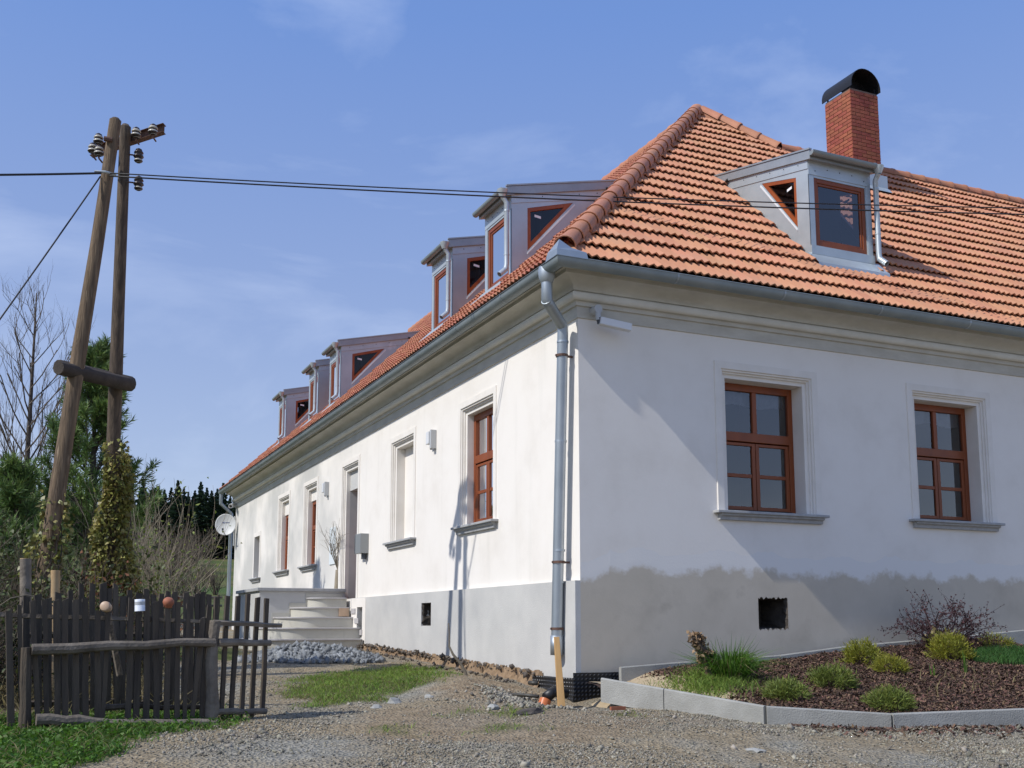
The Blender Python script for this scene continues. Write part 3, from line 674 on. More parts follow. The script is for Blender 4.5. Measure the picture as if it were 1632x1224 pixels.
# hip and ridge tiles
def hip_geo(ln, r0, r1):
    n = 10; V = []; Fc = []; secs = [(0, r0*.97), (0, r0*1.08), (.05, r0*1.08), (.065, r0), (ln, r1)]
    for (l, r) in secs:
        for k in range(n+1):
            a = PI*(-.12)+PI*1.24*k/n; V.append((l, r*math.cos(a), r*math.sin(a)*.92))
    for i in range(len(secs)-1):
        for k in range(n): Fc.append((i*(n+1)+k, i*(n+1)+k+1, (i+1)*(n+1)+k+1, (i+1)*(n+1)+k))
    return mesh('hip_tile', V, Fc, 'hip_tile', True)
hipm = hip_geo(.47, .128, .108); hipm.set_sharp_from_angle(angle=math.radians(40))
def course(p0, p1, step, name, me, lift=.015):
    p0, p1 = Vector(p0), Vector(p1); d = p1-p0; n = max(1, int(d.length/step)); d.normalize(); s = Vector((0, 0, 1)).cross(d).normalized(); u = d.cross(s)
    st = (p1-p0).length/n
    for i in range(n):
        p = p0+d*st*i+u*(lift+random.uniform(-.004, .004)); tl = Matrix.Rotation(-.02+random.uniform(-.008, .008), 4, 'Y')
        m = Matrix(((d.x, s.x, u.x, p.x), (d.y, s.y, u.y, p.y), (d.z, s.z, u.z, p.z), (0, 0, 0, 1))) @ tl @ Matrix.Rotation(random.uniform(-.02, .02), 4, 'X')
        put(name, me, roof, m)
k = .10
course((-OV+k, -OV+k, ZE+k*SL+.05), (RX-.05, RX-.05, ZA+.04), .405, 'hip_tile', hipm)
course((HIPX-.02, RY+.02, ZR2+.07), (RX+.06, RX-.06, ZA+.05), .40, 'hip_tile', hipm)
course((XE+.3, RY, ZR2+.05), (HIPX+.05, RY, ZR2+.05), .40, 'ridge_tile', hipm)
course((RX, YG, ZA+.03), (RX, RX+.1, ZA+.03), .40, 'ridge_tile', hipm)
mb = MB(); mb.lathe([(.0, .17), (.09, .16), (.15, .10), (.17, 0), (.16, -.12)], (RX, RX, ZA+.03), 14); mb.build('ridge_cap', 'hip_tile', roof, True)
for a, b in (((-OV+.3, -OV+.3, ZE+.3*SL), (RX, RX, ZA)), ((HIPX, RY, ZR2), (RX, RX, ZA)), ((HIPX, RY, ZR2), (XE, RY, ZR2)), ((RX, RX, ZA), (RX, YG, ZA))):
    mb = MB(); mb.tube([np.array(a)+np.array([0, 0, -.02]), np.array(b)+np.array([0, 0, -.02])], .115, 8); mb.build('ridge_bedding', 'hip_tile', roof)
# verge at the far gable
mb = MB()
for i in range(21):
    a = -.05+i*CO; x0, z0_ = -OV+a*CS, ZE+a*SN; x1, z1_ = -OV+(a+.45)*CS, ZE+(a+.45)*SN
    mb.add([(x0, YG, z0_+.09), (x0, YG+.07, z0_+.09), (x0, YG+.07, z0_-.1), (x1, YG, z1_+.05), (x1, YG+.07, z1_+.05), (x1, YG+.07, z1_-.1), (x0, YG-.15, z0_+.09), (x1, YG-.15, z1_+.05)], [(0, 1, 4, 3), (1, 2, 5, 4), (0, 3, 7, 6), (6, 0, 1), (0, 1, 2)])
mb.build('verge', 'hip_tile', roof)

# gutters
GR, GC, GZ = .088, -.47, 4.235
def gutter(M, u1, name='gutter'):
    mb = MB(); V = []; n = 11
    prof = [(GC+GR*math.cos(a), GZ+GR*math.sin(a)) for a in np.linspace(PI, 2*PI, n)]; prof = [(prof[0][0]-.012, prof[0][1]+.008), (prof[0][0]-.004, prof[0][1]+.018)]+prof
    inn = [(GC+(GR-.006)*math.cos(a), GZ+(GR-.006)*math.sin(a)) for a in np.linspace(2*PI, PI, n)]; prof += inn
    for s in (0, 1):
        for d, z in prof: V.append(M(d if s == 0 else u1, d, z))
    m = len(prof); mb.add(V, [(i, i+1, m+i+1, m+i) for i in range(m-1)])
    g = mb.build(name, 'zinc_old', house, 'auto')
    us = np.arange(1.1, u1, 1.62)
    for u in us:
        V = []; mb = MB()
        for w_ in (-.012, .012):
            for a in np.linspace(PI*.97, 2*PI, 9): V.append(M(u+w_, GC+(GR+.004)*math.cos(a), GZ+(GR+.004)*math.sin(a)))
        mb.add(V, [(i, i+1, 9+i+1, 9+i) for i in range(8)]); mb.build('joint_band', 'pipe_zinc', g)
    return g
gutter(MR, XE); gl = gutter(ML, YG)
mb = MB(); c = GC-GR
mb.add([(c-.01, c-.01, GZ+.004), (c-.01, c+.30, GZ+.004), (c-.01, c+.24, GZ+.10), (c+.05, c+.05, GZ+.22), (c-.01, c-.01, GZ+.08), (c+.40, c-.01, GZ+.004), (c+.38, c-.008, GZ+.085), (c+.2, c+.03, GZ+.13)], [(0, 1, 2, 4), (4, 2, 3), (0, 4, 6, 5), (4, 3, 7, 6)])
mb.build('corner_flashing', 'pipe_zinc', house)
# corner downpipe
mb = MB(); hx, hy = GC, -.10
mb.lathe([(.10, 4.24), (.105, 4.19), (.098, 4.12), (.075, 4.06), (.068, 4.05)], (hx, hy, 0), 16)
dp = mb.build('hopper', 'pipe_zinc', house, True)
mb = MB(); pr = .068
mb.tube([(hx, hy, 4.08), (hx, hy, 3.84), (hx+.03, hy+.02, 3.80)], pr, 14); mb.tube([(hx-.01, hy-.005, 3.84), (-.13, .14, 3.60)], pr*1.02, 14); mb.tube([(-.15, .12, 3.63), (-.14, .135, 3.55), (-.15, .33, -.18)], pr, 14)
for z, yy in ((3.42, .14), (2.2, .21), (.88, .27), (.5, .30)): mb.tube([(-.14, yy, z-.012), (-.14, yy, z+.012)], pr+.006, 14)
p = mb.build('downpipe', 'pipe_zinc', house, 'auto')
mb = MB()
for z, yy in ((3.25, .15), (.74, .275), (-.05, .325)): mb.tube([(-.145, yy, z-.015), (-.145, yy, z+.015)], pr+.009, 14); mb.box((-.08, yy-.012, z-.012), (0, yy+.012, z+.012)); mb.box((-.235, yy-.008, z-.012), (-.2, yy+.008, z+.012))
mb.build('pipe_clamps', 'rust', p)
mb = MB(); mb.tube([(-.15, .33, -.13), (-.15, .335, -.36)], pr*1.12, 14); mb.build('pipe_end', 'pipe_zinc', p, True)
# far downpipe
mb = MB(); fy = YE-.05; mb.tube([(GC, fy+.15, 4.2), (GC, fy+.15, 3.85), (-.11, fy+.25, 3.55), (-.11, fy+.25, -.6)], .06, 10); mb.build('downpipe', 'pipe_zinc', house, 'auto')

# dormers ------------------------------------------------------------
def roofz(d): return ZE+SL*(d+OV)
def dormer(D):
    M, u0, u1 = D['M'], D['u0'], D['u1']; zb = roofz(DF)-.08
    H0 = 6.82 if M is MR else 6.66
    rt = lambda d: H0+.226*(d-.40)            # upper edge of the little roof
    TH = .13; wt = lambda d: rt(d)-TH           # its underside
    db = (H0-.0904-.04-ZE-SL*OV)/(SL-.226)+.02
    dbw = (H0-.0904-TH-ZE-SL*OV)/(SL-.226)+.05
    mb = MB()
    fu0, fu1, fz0, fz1 = u0+.10, u1-.10, H0-1.39, H0-.35
    # cheeks with a triangular opening: outer polygon, hole polygon
    A, B, Cc = (DF+.27, wt(DF)-.16), (DF+1.07, wt(DF+1.07)-.18), (DF+.27, H0-(1.03 if M is MR else .95))   # top-front, top-back, bottom-front
    for u in (u0, u1):
        P = [M(u, DF, zb), M(u, DF, wt(DF)), M(u, dbw, wt(dbw)), M(u, *A), M(u, *B), M(u, *Cc)]
        mb.add(P, [(1, 2, 4, 3), (2, 0, 5, 4), (0, 1, 3, 5)])
    # front surround
    d = DF
    for (a, b, c, e) in ((u0, fu0, zb, wt(d)), (fu1, u1, zb, wt(d)), (fu0, fu1, zb, fz0), (fu0, fu1, fz1, wt(d))): mb.quad(M(a, d, c), M(b, d, c), M(b, d, e), M(a, d, e))
    for (a, c, b, e) in ((fu0, fz0, fu0, fz1), (fu0, fz1, fu1, fz1), (fu1, fz1, fu1, fz0), (fu1, fz0, fu0, fz0)): mb.quad(M(a, d, c), M(b, d, e), M(b, d+.06, e), M(a, d+.06, c))
    dm = mb.build('dormer', 'zinc', house); dm['label'] = D['lab']
    # raised head band on the cheeks and over the window
    mb = MB()
    for u, s in ((u0, -1), (u1, 1)):
        mb.prism([M(u+s*.001, DF-.006, wt(DF)), M(u+s*.001, dbw-.12, wt(dbw-.12)), M(u+s*.001, dbw-.26, wt(dbw-.26)-.145), M(u+s*.001, DF-.006, wt(DF)-.13)], np.array(M(s*.01, 0, 0)))
    mb.box((u0, DF-.010, fz1+.035), (u1, DF-.001, wt(DF)), M); hb = mb.build('head_band', 'zinc', dm)
    mb = MB()
    for uu in np.linspace(u0+.12, u1-.12, 5): mb.lathe([(.0, -.008), (.009, -.004), (.009, .002)], M(uu, DF-.010, fz1+.10+.05*(int(uu*50) % 2)), 6, 1 if M is MR else 0)
    for dd in np.linspace(DF+.2, DF+1.5, 5):
        for u, s in ((u0-.012, -1), (u1+.012, 1)): mb.lathe([(.0, s*.006), (.009, s*.003), (.009, -s*.002)], M(u, dd, wt(dd)-.05), 6, 0 if M is MR else 1)
    tag(mb.build('screws', 'dark_trim', dm), kind='stuff')
    # corner posts
    for u, s in ((u0, -1), (u1, 1)):
        mb = MB(); mb.box((min(u+s*.006, u-s*.085), DF-.006, zb+.06), (max(u+s*.006, u-s*.085), DF-.0005, fz1+.03), M); mb.box((u+s*.0005, DF-.006, zb+.06), (u+s*.006, DF+.19, fz1+.03), M)
        mb.build('corner_strip', 'zinc', dm)
    # roof sheet with fascia
    ov = .045; d0 = DF-.10; mb = MB(); P = [(d0, rt(d0)), (db+.05, rt(db+.05)), (db-.16, rt(db-.16)-TH), (d0, rt(d0)-TH)]
    mb.prism([M(u0-ov, a, b) for a, b in P], np.array(M(u1-u0+2*ov, 0, 0))); mb.prism([M(u0-ov-.015, a, b) for a, b in [(d0-.01, rt(d0)+.03), (db+.04, rt(db)+.03), (db+.04, rt(db)+.006), (d0-.01, rt(d0)+.006)]], np.array(M(.05, 0, 0)))
    mb.prism([M(u1+ov-.035, a, b) for a, b in [(d0-.01, rt(d0)+.03), (db+.04, rt(db)+.03), (db+.04, rt(db)+.006), (d0-.01, rt(d0)+.006)]], np.array(M(.05, 0, 0)))
    mb.build('dormer_roof', 'zinc_roof', dm)
    mb = MB(); mb.tube([M(u0-.05, dbw-.3, wt(dbw-.3)+.02), M(u0-.05, dbw-.12, wt(dbw-.12)-.08)], .018, 6); mb.build('bracket', 'dark_trim', dm)
    # small gutter and its pipe
    mb = MB(); V = []; n = 8; gd, gz = d0-.055, rt(d0)-.045
    for u in (u0-ov-.02, u1+ov+.02):
        for a in np.linspace(PI*.95, 2.0*PI, n): V.append(M(u, gd+.055*math.cos(a), gz+.055*math.sin(a)))
    mb.add(V, [(i, i+1, n+i+1, n+i) for i in range(n-1)]+[tuple(range(n)), tuple(range(n, 2*n))]); mb.build('dormer_gutter', 'zinc_old', dm, 'auto')
    up = u1+.035 if D['pipe'] else u0-.005; pd_ = DF-.085; mb = MB(); zt = gz-.03
    mb.lathe([(.085, gz+.0), (.075, gz-.04), (.042, gz-.12)], M(up, gd, 0), 12)
    mb.tube([M(up, gd, gz-.11), M(up, pd_, gz-.2), M(up, pd_, zb+.32), M(up, pd_-.015, zb+.22)], .040, 10); mb.tube([M(up, pd_-.01, zb+.24), M(up+.02*(1 if D['pipe'] else -1), pd_-.13, zb+.13)], .042, 10, False)
    for z in (fz1-.02, H0-1.07): mb.tube([M(up, pd_, z-.012), M(up, pd_, z+.012)], .045, 10)
    mb.build('dormer_downpipe', 'zinc', dm, 'auto')
    # front window
    mb = MB(); f = .062; q0, q1 = DF+.012, DF+.07
    for (a, b, c, e) in ((fu0, fu0+f, fz0, fz1), (fu1-f, fu1, fz0, fz1), (fu0+f, fu1-f, fz1-f, fz1), (fu0+f, fu1-f, fz0, fz0+f+.02)): mb.box((a, q0, c), (b, q1, e), M)
    g = .035
    for (a, b, c, e) in ((fu0+f, fu0+f+g, fz0+f+.02, fz1-f), (fu1-f-g, fu1-f, fz0+f+.02, fz1-f), (fu0+f+g, fu1-f-g, fz1-f-g, fz1-f), (fu0+f+g, fu1-f-g, fz0+f+.02, fz0+f+.02+g)): mb.box((a, q0+.014, c), (b, q1, e), M)
    mb.build('window_frame', 'wood_frame', dm, bevel=.005)
    k = f+g; q = MB(); q.quad(M(fu0+k, q0+.03, fz0+k+.02), M(fu1-k, q0+.03, fz0+k+.02), M(fu1-k, q0+.03, fz1-k), M(fu0+k, q0+.03, fz1-k)); q.build('pane', 'glass_dormer', dm)
    # triangular side lights
    near = u0
    for u, s in ((u0, 1), (u1, -1)):
        mb = MB(); cx = (A[0]+B[0]+Cc[0])/3; cz = (A[1]+B[1]+Cc[1])/3; tri = [A, B, Cc]
        inner = []
        for i in range(3):
            p0, p1, p2 = np.array(tri[i-1]), np.array(tri[i]), np.array(tri[(i+1) % 3]); e1 = (p0-p1)/np.linalg.norm(p0-p1); e2 = (p2-p1)/np.linalg.norm(p2-p1); bi = e1+e2; bi /= np.linalg.norm(bi)
            sa = abs(e1[0]*bi[1]-e1[1]*bi[0]); inner.append(p1+bi*.055/sa)
        for i in range(3):
            a, b, c, d_ = tri[i], tri[(i+1) % 3], inner[(i+1) % 3], inner[i]
            mb.prism([M(u+s*.004, *a), M(u+s*.004, *b), M(u+s*.004, *c), M(u+s*.004, *d_)], np.array(M(s*.05, 0, 0)))
        mb.build('side_light_frame', 'wood_frame_bright', dm)
        q = MB(); q.add([M(u+s*.03, *p) for p in inner], [(0, 1, 2)]); q.build('side_pane', 'glass_side', dm)
        if u == u0 or D['pipe']:
            q = MB(); c0 = inner[0]; q.quad(M(u+s*.028, c0[0]+.08, c0[1]-.03), M(u+s*.028, c0[0]+.19, c0[1]-.045), M(u+s*.028, c0[0]+.19, c0[1]-.085), M(u+s*.028, c0[0]+.08, c0[1]-.07)); q.build('sticker', 'sticker', dm)
        mb = MB(); mb.prism([M(u-s*.012, B[0]+.02, B[1]-.02), M(u-s*.012, Cc[0]-.0, Cc[1]-.03), M(u-s*.012, Cc[0]-.0, Cc[1]-.055), M(u-s*.012, B[0]+.03, B[1]-.045)], np.array(M(s*.015, 0, 0))); mb.build('drip_strip', 'white_plastic', dm)
    # apron below
    mb = MB(); a0, a1 = DF-.001, DF-.22; lift = .105
    mb.add([M(u0-.06, a0, roofz(a0)+.24), M(u1+.10, a0, roofz(a0)+.24), M(u1+.10, a0, roofz(a0)+lift+.01), M(u0-.06, a0, roofz(a0)+lift+.01), M(u1+.10, a1, roofz(a1)+lift-.0), M(u0-.06, a1, roofz(a1)+lift), M(u1+.10, a1-.004, roofz(a1)+lift-.05), M(u0-.06, a1-.004, roofz(a1)+lift-.05)], [(3, 2, 4, 5), (5, 4, 6, 7)])
    mb.box((u0-.01, DF-.03, roofz(DF)+.09), (u1+.01, DF-.006, fz0-.005), M); mb.build('apron', 'zinc', dm)
    # inside, so that the panes do not look out to the sky
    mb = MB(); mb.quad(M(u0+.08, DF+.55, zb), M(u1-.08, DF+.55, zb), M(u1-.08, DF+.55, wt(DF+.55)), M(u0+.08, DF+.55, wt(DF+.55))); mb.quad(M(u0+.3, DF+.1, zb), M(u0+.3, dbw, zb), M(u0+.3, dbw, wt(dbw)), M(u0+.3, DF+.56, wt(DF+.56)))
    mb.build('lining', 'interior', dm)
dormer(DORM_R)
for d in DORM_L: dormer(d)

# chimney -------------------------------------------------------------
ZT = 10.32; zc0 = 7.6
mb = MB(); mb.box((CHX0+.012, CHY0+.012, zc0), (CHX1-.012, CHY1-.012, ZT-.01)); ch = mb.build('chimney', 'mortar', house); ch['label'] = 'red brick chimney with black barrel cap'
BH = .0745; n = int((ZT-zc0)/BH)
BLm = {}
def brick_mesh(l):
    l = round(l, 3)
    if l not in BLm:
        mb = MB(); mb.box((0, 0, 0), (l, .05, BH-.012)); BLm[l] = mesh('brick', mb.v, mb.f, 'brick')
    return BLm[l]
far_ = MB()
def brick_row(z, off, org, dr, total, inward, back):
    us = [0]; bl = total/3
    us = [0, total/3, 2*total/3, total] if off == 0 else [0, total/6, total/2, total*5/6, total]
    for a, b in zip(us, us[1:]):
        l = b-a-.012; j = random.uniform(-.003, .003)
        p = Vector(org)+Vector(dr)*(a+.006)-Vector(inward)*j
        if back: 
            e = Vector(dr); i_ = Vector(inward); q = [p, p+e*l, p+e*l+i_*.02, p+i_*.02]
            far_.prism([tuple(v) for v in q], (0, 0, BH-.012)); far_.v = [(x, y, zz) for x, y, zz in far_.v]
        else:
            e = Vector(dr); i_ = Vector(inward); m = Matrix(((e.x, i_.x, 0, p.x), (e.y, i_.y, 0, p.y), (0, 0, 1, z), (0, 0, 0, 1))); put('brick', brick_mesh(l), ch, m)
for i in range(n):
    z = zc0+i*BH
    if z > 8.0: brick_row(z, i % 2, (CHX0, CHY0, 0), (1, 0, 0), CHX1-CHX0, (0, 1, 0), False)
    if z > 8.3: brick_row(z, (i+1) % 2, (CHX0, CHY0, 0), (0, 1, 0), CHY1-CHY0, (1, 0, 0), False)
    k0 = len(far_.v); brick_row(z, i % 2, (CHX0, CHY1, 0), (1, 0, 0), CHX1-CHX0, (0, -1, 0), True); brick_row(z, (i+1) % 2, (CHX1, CHY0, 0), (0, 1, 0), CHY1-CHY0, (-1, 0, 0), True)
    far_.v[k0:] = [(x, y, zz+z) for x, y, zz in far_.v[k0:]]
tag(far_.build('brick_rear', 'brick_far', ch), kind='stuff')
# barrel cap on four feet
mb = MB(); R0 = (CHX1-CHX0)/2+.02; cxm = (CHX0+CHX1)/2; V = []; nn = 15
for y in (CHY0-.06, CHY1+.06):
    for rr in (R0, R0-.012):
        for a in np.linspace(-.12, PI+.12, nn): V.append((cxm-rr*math.cos(a)*1.0, y, ZT+.05+rr*1.0*math.sin(a)))
mb.add(V, [(i, i+1, 2*nn+i+1, 2*nn+i) for i in range(nn-1)]+[(nn+i, nn+i+1, 3*nn+i+1, 3*nn+i) for i in range(nn-1)]+[(i, i+1, nn+i+1, nn+i) for i in range(nn-1)]+[(2*nn+i, 2*nn+i+1, 3*nn+i+1, 3*nn+i) for i in range(nn-1)])
mb.build('chimney_cap', 'black_metal', ch, 'auto')
for x in (CHX0+.04, CHX1-.04):
    for y in (CHY0+.05, CHY1-.05): mb = MB(); mb.box((x-.012, y-.012, ZT-.03), (x+.012, y+.012, ZT+.11)); mb.build('cap_foot', 'black_metal', ch)
V = []; mb = MB()
for a in np.linspace(0, PI, nn): V.append((cxm-(R0-.02)*math.cos(a), CHY0+.30, ZT+.05+(R0-.02)*.97*math.sin(a)))
mb.add(V, [tuple(range(nn))]); mb.build('cap_baffle', 'black_metal', ch)
mb = MB(); zf = roofz(CHY0)
mb.add([(CHX0-.1, CHY0-.02, zf+.34), (CHX1+.12, CHY0-.02, zf+.34), (CHX1+.12, CHY0-.02, zf+.09), (CHX0-.1, CHY0-.02, zf+.09), (CHX1+.16, CHY0-.16, roofz(CHY0-.16)+.1), (CHX0-.14, CHY0-.16, roofz(CHY0-.16)+.1)], [(3, 2, 4, 5), (0, 1, 2, 3)])
for x in (CHX0-.02, CHX1+.02): mb.add([(x, CHY0-.02, zf+.05), (x, CHY1+.1, roofz(CHY1)+.05), (x, CHY1+.1, roofz(CHY1)+.25), (x, CHY0-.02, zf+.34)], [(0, 1, 2, 3)])
mb.build('flashing', 'zinc', ch)

# foundation strip below the long wall, rubble on it
bm = bmesh.new(); nn = 150; ys = np.linspace(.85, 8.75, nn); rows = []
def zbase(y): return np.interp(y, [0, 1.3, 5, 8.74], [-.62, -.61, -.50, -.40])
for j in range(6):
    t = j/5; rows.append([bm.verts.new((-PP-.012-.14*t**1.4-.035*wob(y, j*1.7, 9, 2)-.02*wob(y, j*2.7, 25, 4), y, zbase(y)+.045-t*(.34+.04*wob(y, 0, 2, 1))+.02*wob(y, j, 14, 3))) for y in ys])
for a, b in zip(rows, rows[1:]):
    for i in range(nn-1): bm.faces.new((a[i], a[i+1], b[i+1], b[i]))
me = bpy.data.meshes.new('foundation'); bm.to_mesh(me); bm.free(); me.materials.append(MATS['clay']); put('foundation', me, house)
# ------------------------------------------------------------------ entrance stairs and raised landing
YS = 10.24
st = thing('entrance_stairs', 'pale stone quarter-round stairs climbing to the doorway', 'stairs', (-.9, 9.4, -.55))
def step_outline(a, b, r):
    P = [(-.072, YS-b)]; cx, cy = -(a-r), YS-(b-r)
    P += [(cx-r*math.sin(t), cy-r*math.cos(t)) for t in np.linspace(0, PI/2, 12)]
    P += [(-a, YS-.001), (-.072, YS-.001)]; return P
zs = [-.60, -.27, -.06, .145, .34, .535]
for i, (a, b) in enumerate(((2.15, 1.50), (1.80, 1.36), (1.45, .85), (1.12, .60), (.79, .35))):
    r = min(b*.85, .62); P = step_outline(a, b, r); mb = MB(); mb.prism([(x, y, zs[i]-.02) for x, y in P], (0, 0, zs[i+1]-zs[i]-.03+.02))
    s = mb.build('step', 'step_tile', st, 'auto')
    P2 = step_outline(a+.025, b+.03, r); mb = MB(); mb.prism([(x, y, zs[i+1]-.03) for x, y in P2], (0, 0, .03)); mb.build('tread', 'tread_stone', s, bevel=.005)
    for k in range(1, 5):
        x = -.05-a*.19*k; mb = MB()
        if x > -(a-r): mb.box((x-.004, YS-b-.0025, zs[i]-.01), (x+.004, YS-b+.004, zs[i+1]-.031)); mb.build('tile_joint', 'cornice', s)
mb = MB(); mb.box((-1.75, YS, -.65), (-.005, 12.6, .66)); mb.build('landing', 'render_grey', st)
mb = MB(); mb.box((-1.80, YS-.05, .66), (-.005, 12.65, .725)); mb.build('coping', 'sill_stone', st, bevel=.008)
mb = MB(); pts = [(-.075, .59), (-.79, .59), (-.83, .40), (-1.12, .40), (-1.16, .20), (-1.45, .20), (-1.5, 0), (-1.74, 0)]
for (x0, z0), (x1, z1) in zip(pts, pts[1:]):
    if abs(z1-z0) < .05: mb.box((x1, YS-.012, z0-.05), (x0, YS-.0005, z0+.03))
    else: mb.box((x1-.0, YS-.0125, z1-.0), (x0+.0, YS-.0006, z0+.03))
mb.build('skirting', 'step_tile', st)
for y, z in ((9.35, .21), (9.10, .02), (8.86, -.2)):
    mb = MB(); mb.box((-.095, y-.14, z), (-.0735, y+.14, z+.10)); mb.build('skirting', 'tread_stone', st)
mb = MB(); mb.box((-.30, 9.60, .16), (-.10, 9.66, .32)); tag(mb.build('paper_sign', 'pot_pale', None), 'small yellowish plaque leaning on a stair riser', 'plaque')

# bare little tree on the landing
def grow(base, d, ln, r, depth, out, spread=.5, up=.25, kids=(2, 4), taper=.62, seg=4, wig=.12):
    p = np.array(base, float); d = np.array(d, float); d /= np.linalg.norm(d); P = [p.copy()]
    for i in range(seg):
        d = d+RNG.normal(size=3)*wig+np.array([0, 0, up*.15]); d /= np.linalg.norm(d); p = p+d*ln/seg; P.append(p.copy())
    out.append((np.array(P), (r, r*taper), depth))
    if depth > 0:
        for k in range(random.randint(*kids)):
            t = random.uniform(.35, 1); q = P[min(int(t*seg), seg-1)]; w = P[min(int(t*seg)+1, seg)]; b = q+(w-q)*random.random()
            nd = d*(1-spread*.4)+RNG.normal(size=3)*spread+np.array([0, 0, up]); grow(b, nd, ln*random.uniform(.5, .8), r*taper*.8, depth-1, out, spread, up, kids, taper, seg, wig)
def twig_obj(name, out, m, parent, sides=4):
    V, Fc, r = strips([o[0] for o in out], [o[1] for o in out], sides); return put(name, mesh(name, V, Fc, m, True, r), parent)
b0 = at(537, 934, 1, 10.9)
bt = thing('bare_sapling', 'little bare tree standing on the landing beside the doorway', 'sapling', (b0[0], 10.9, .725))
out = []; grow((b0[0], 10.9, .725), (0, 0, 1), .42, .055, 0, out, wig=.03)
out[0] = (out[0][0], (.06, .045), 0); top = out[0][0][-1]
for k in range(7): grow(top, (random.uniform(-.6, .6), random.uniform(-.6, .6), 1), .55, .011, 2, out, .35, .3, (3, 5))
twig_obj('branches', out, 'twig_pale', bt)

# ------------------------------------------------------------------ fittings on the walls
def lamp(y0, z0, lab):
    t = thing('wall_lamp', lab, 'lamp', (-.06, y0, z0-.2), 'lamps on the long wall')
    mb = MB(); mb.box((-.10, y0-.04, z0-.18), (-.002, y0+.02, z0+.13)); mb.build('back_plate', 'grey_plastic', t, bevel=.006)
    mb = MB(); mb.box((-.12, y0+.022, z0-.10), (-.02, y0+.15, z0+.11)); mb.build('light_box', 'white_plastic', t, bevel=.01)
    mb = MB(); mb.tube([(-.06, y0+.05, z0-.10), (-.06, y0+.05, z0-.19)], .02, 8); mb.build('sensor', 'mailbox_dark', t)
lamp(4.98, 3.02, 'white wall lamp between the bright window and the plastered niche'); lamp(11.82, 3.00, 'white wall lamp beyond the doorway')
t = thing('mailbox', 'grey metal mailbox fixed to the wall right of the doorway', 'mailbox', (-.08, 8.85, 1.3))
mb = MB(); mb.box((-.17, 8.66, 1.36), (-.002, 9.02, 1.74)); mb.build('box', 'mailbox', t, bevel=.006)
mb = MB(); mb.box((-.172, 9.0, 1.37), (-.01, 9.045, 1.73)); mb.build('door', 'mailbox_dark', t); mb = MB(); mb.box((-.12, 9.046, 1.60), (-.06, 9.05, 1.64)); mb.build('slot', 'white_plastic', t); mb = MB(); mb.tube([(-.06, 8.78, 1.36), (-.06, 8.78, 1.25)], .05, 10); mb.build('paper_tube', 'mailbox_dark', t)
t = thing('meter_cabinet', 'pale flat meter cabinet set in the wall left of the doorway', 'cabinet', (-.01, 11.3, 1.3))
mb = MB(); mb.box((-.025, 11.08, 1.28), (-.002, 11.55, 2.08)); mb.build('door', 'cabinet', t, bevel=.004); mb = MB(); mb.lathe([(.0, -.035), (.02, -.033), (.02, -.024)], (0, 11.2, 1.7), 8, 0); mb.build('lock', 'mailbox_dark', t)
# surveillance camera at the corner
c0 = at(954, 492, 1, -.17); c1 = at(958, 510, 1, -.17); c2 = at(1006, 521, 1, -.24)
t = thing('security_camera', 'white surveillance camera under the eaves at the near corner', 'camera', tuple(c0))
mb = MB(); mb.tube([(c0[0], -.02, c0[2]), (c0[0], -.17, c0[2])], .055, 12); mb.tube([(c0[0], -.14, c0[2]), (c0[0]+.01, -.15, c1[2]+.0)], .035, 10); mb.build('mount', 'grey_plastic', t, 'auto')
mb = MB(); mb.tube([(c1[0]-.01, -.15, c1[2]+.03), (c1[0]-.0, -.15, c1[2]-.04)], .04, 10); mb.build('joint', 'mailbox_dark', t, 'auto')
d = np.array(c2)-np.array([c1[0], -.17, c1[2]]); a = np.array([c1[0]-.02, -.17, c1[2]-.015])
mb = MB(); mb.tube([a, a+d*1.03], .066, 4, phase=PI/4); mb.build('housing', 'white_plastic', t, bevel=.008); mb = MB(); mb.tube([a+d*1.03, a+d*1.034], .03, 10); mb.build('lens', 'lens', t)
# far camera and satellite dish
t = thing('security_camera', 'small white surveillance camera at the far end of the long wall', 'camera', (-.2, 23.3, 3.7))
mb = MB(); mb.tube([(-.16, 23.35, 3.74), (-.02, 23.35, 3.78)], .04, 8); mb.build('mount', 'grey_plastic', t); mb = MB(); mb.tube([(-.12, 23.45, 3.80), (-.26, 23.05, 3.72)], .07, 10); mb.build('housing', 'white_plastic', t, 'auto'); mb = MB(); mb.tube([(-.26, 23.05, 3.72), (-.264, 23.04, 3.718)], .045, 10); mb.build('lens', 'lens', t)
dc = np.array(at(359.5, 836, 1, 23.15))
t = thing('satellite_dish', 'round white satellite dish at the far end of the long wall', 'dish', tuple(dc))
nrm = CAM-dc; nrm = nrm/np.linalg.norm(nrm)+np.array([-.30, 0, .12]); nrm /= np.linalg.norm(nrm); e1 = np.cross(nrm, (0, 0, 1)); e1 /= np.linalg.norm(e1); e2 = np.cross(e1, nrm)
V = []; Fc = []; n = 28
for (r, w) in ((.0, -.07), (.12, -.06), (.22, -.035), (.31, .0), (.33, .008), (.33, -.006), (.22, -.05), (0, -.085)):
    for k in range(n): V.append(dc+nrm*w+r*(math.cos(2*PI*k/n)*e1+1.04*math.sin(2*PI*k/n)*e2))
for i in range(7):
    for k in range(n): Fc.append((i*n+k, i*n+(k+1) % n, (i+1)*n+(k+1) % n, (i+1)*n+k))
mb = MB(); mb.add(V, Fc); mb.build('reflector', 'dish_white', t, True)
mb = MB(); mb.tube([dc-nrm*.08, dc-nrm*.2, (-.05, 23.45, dc[2]-.1)], .025, 8); mb.tube([(-.06, 23.4, dc[2]+.3), (-.06, 23.4, dc[2]-.65)], .025, 8); mb.build('mast', 'grey_plastic', t)
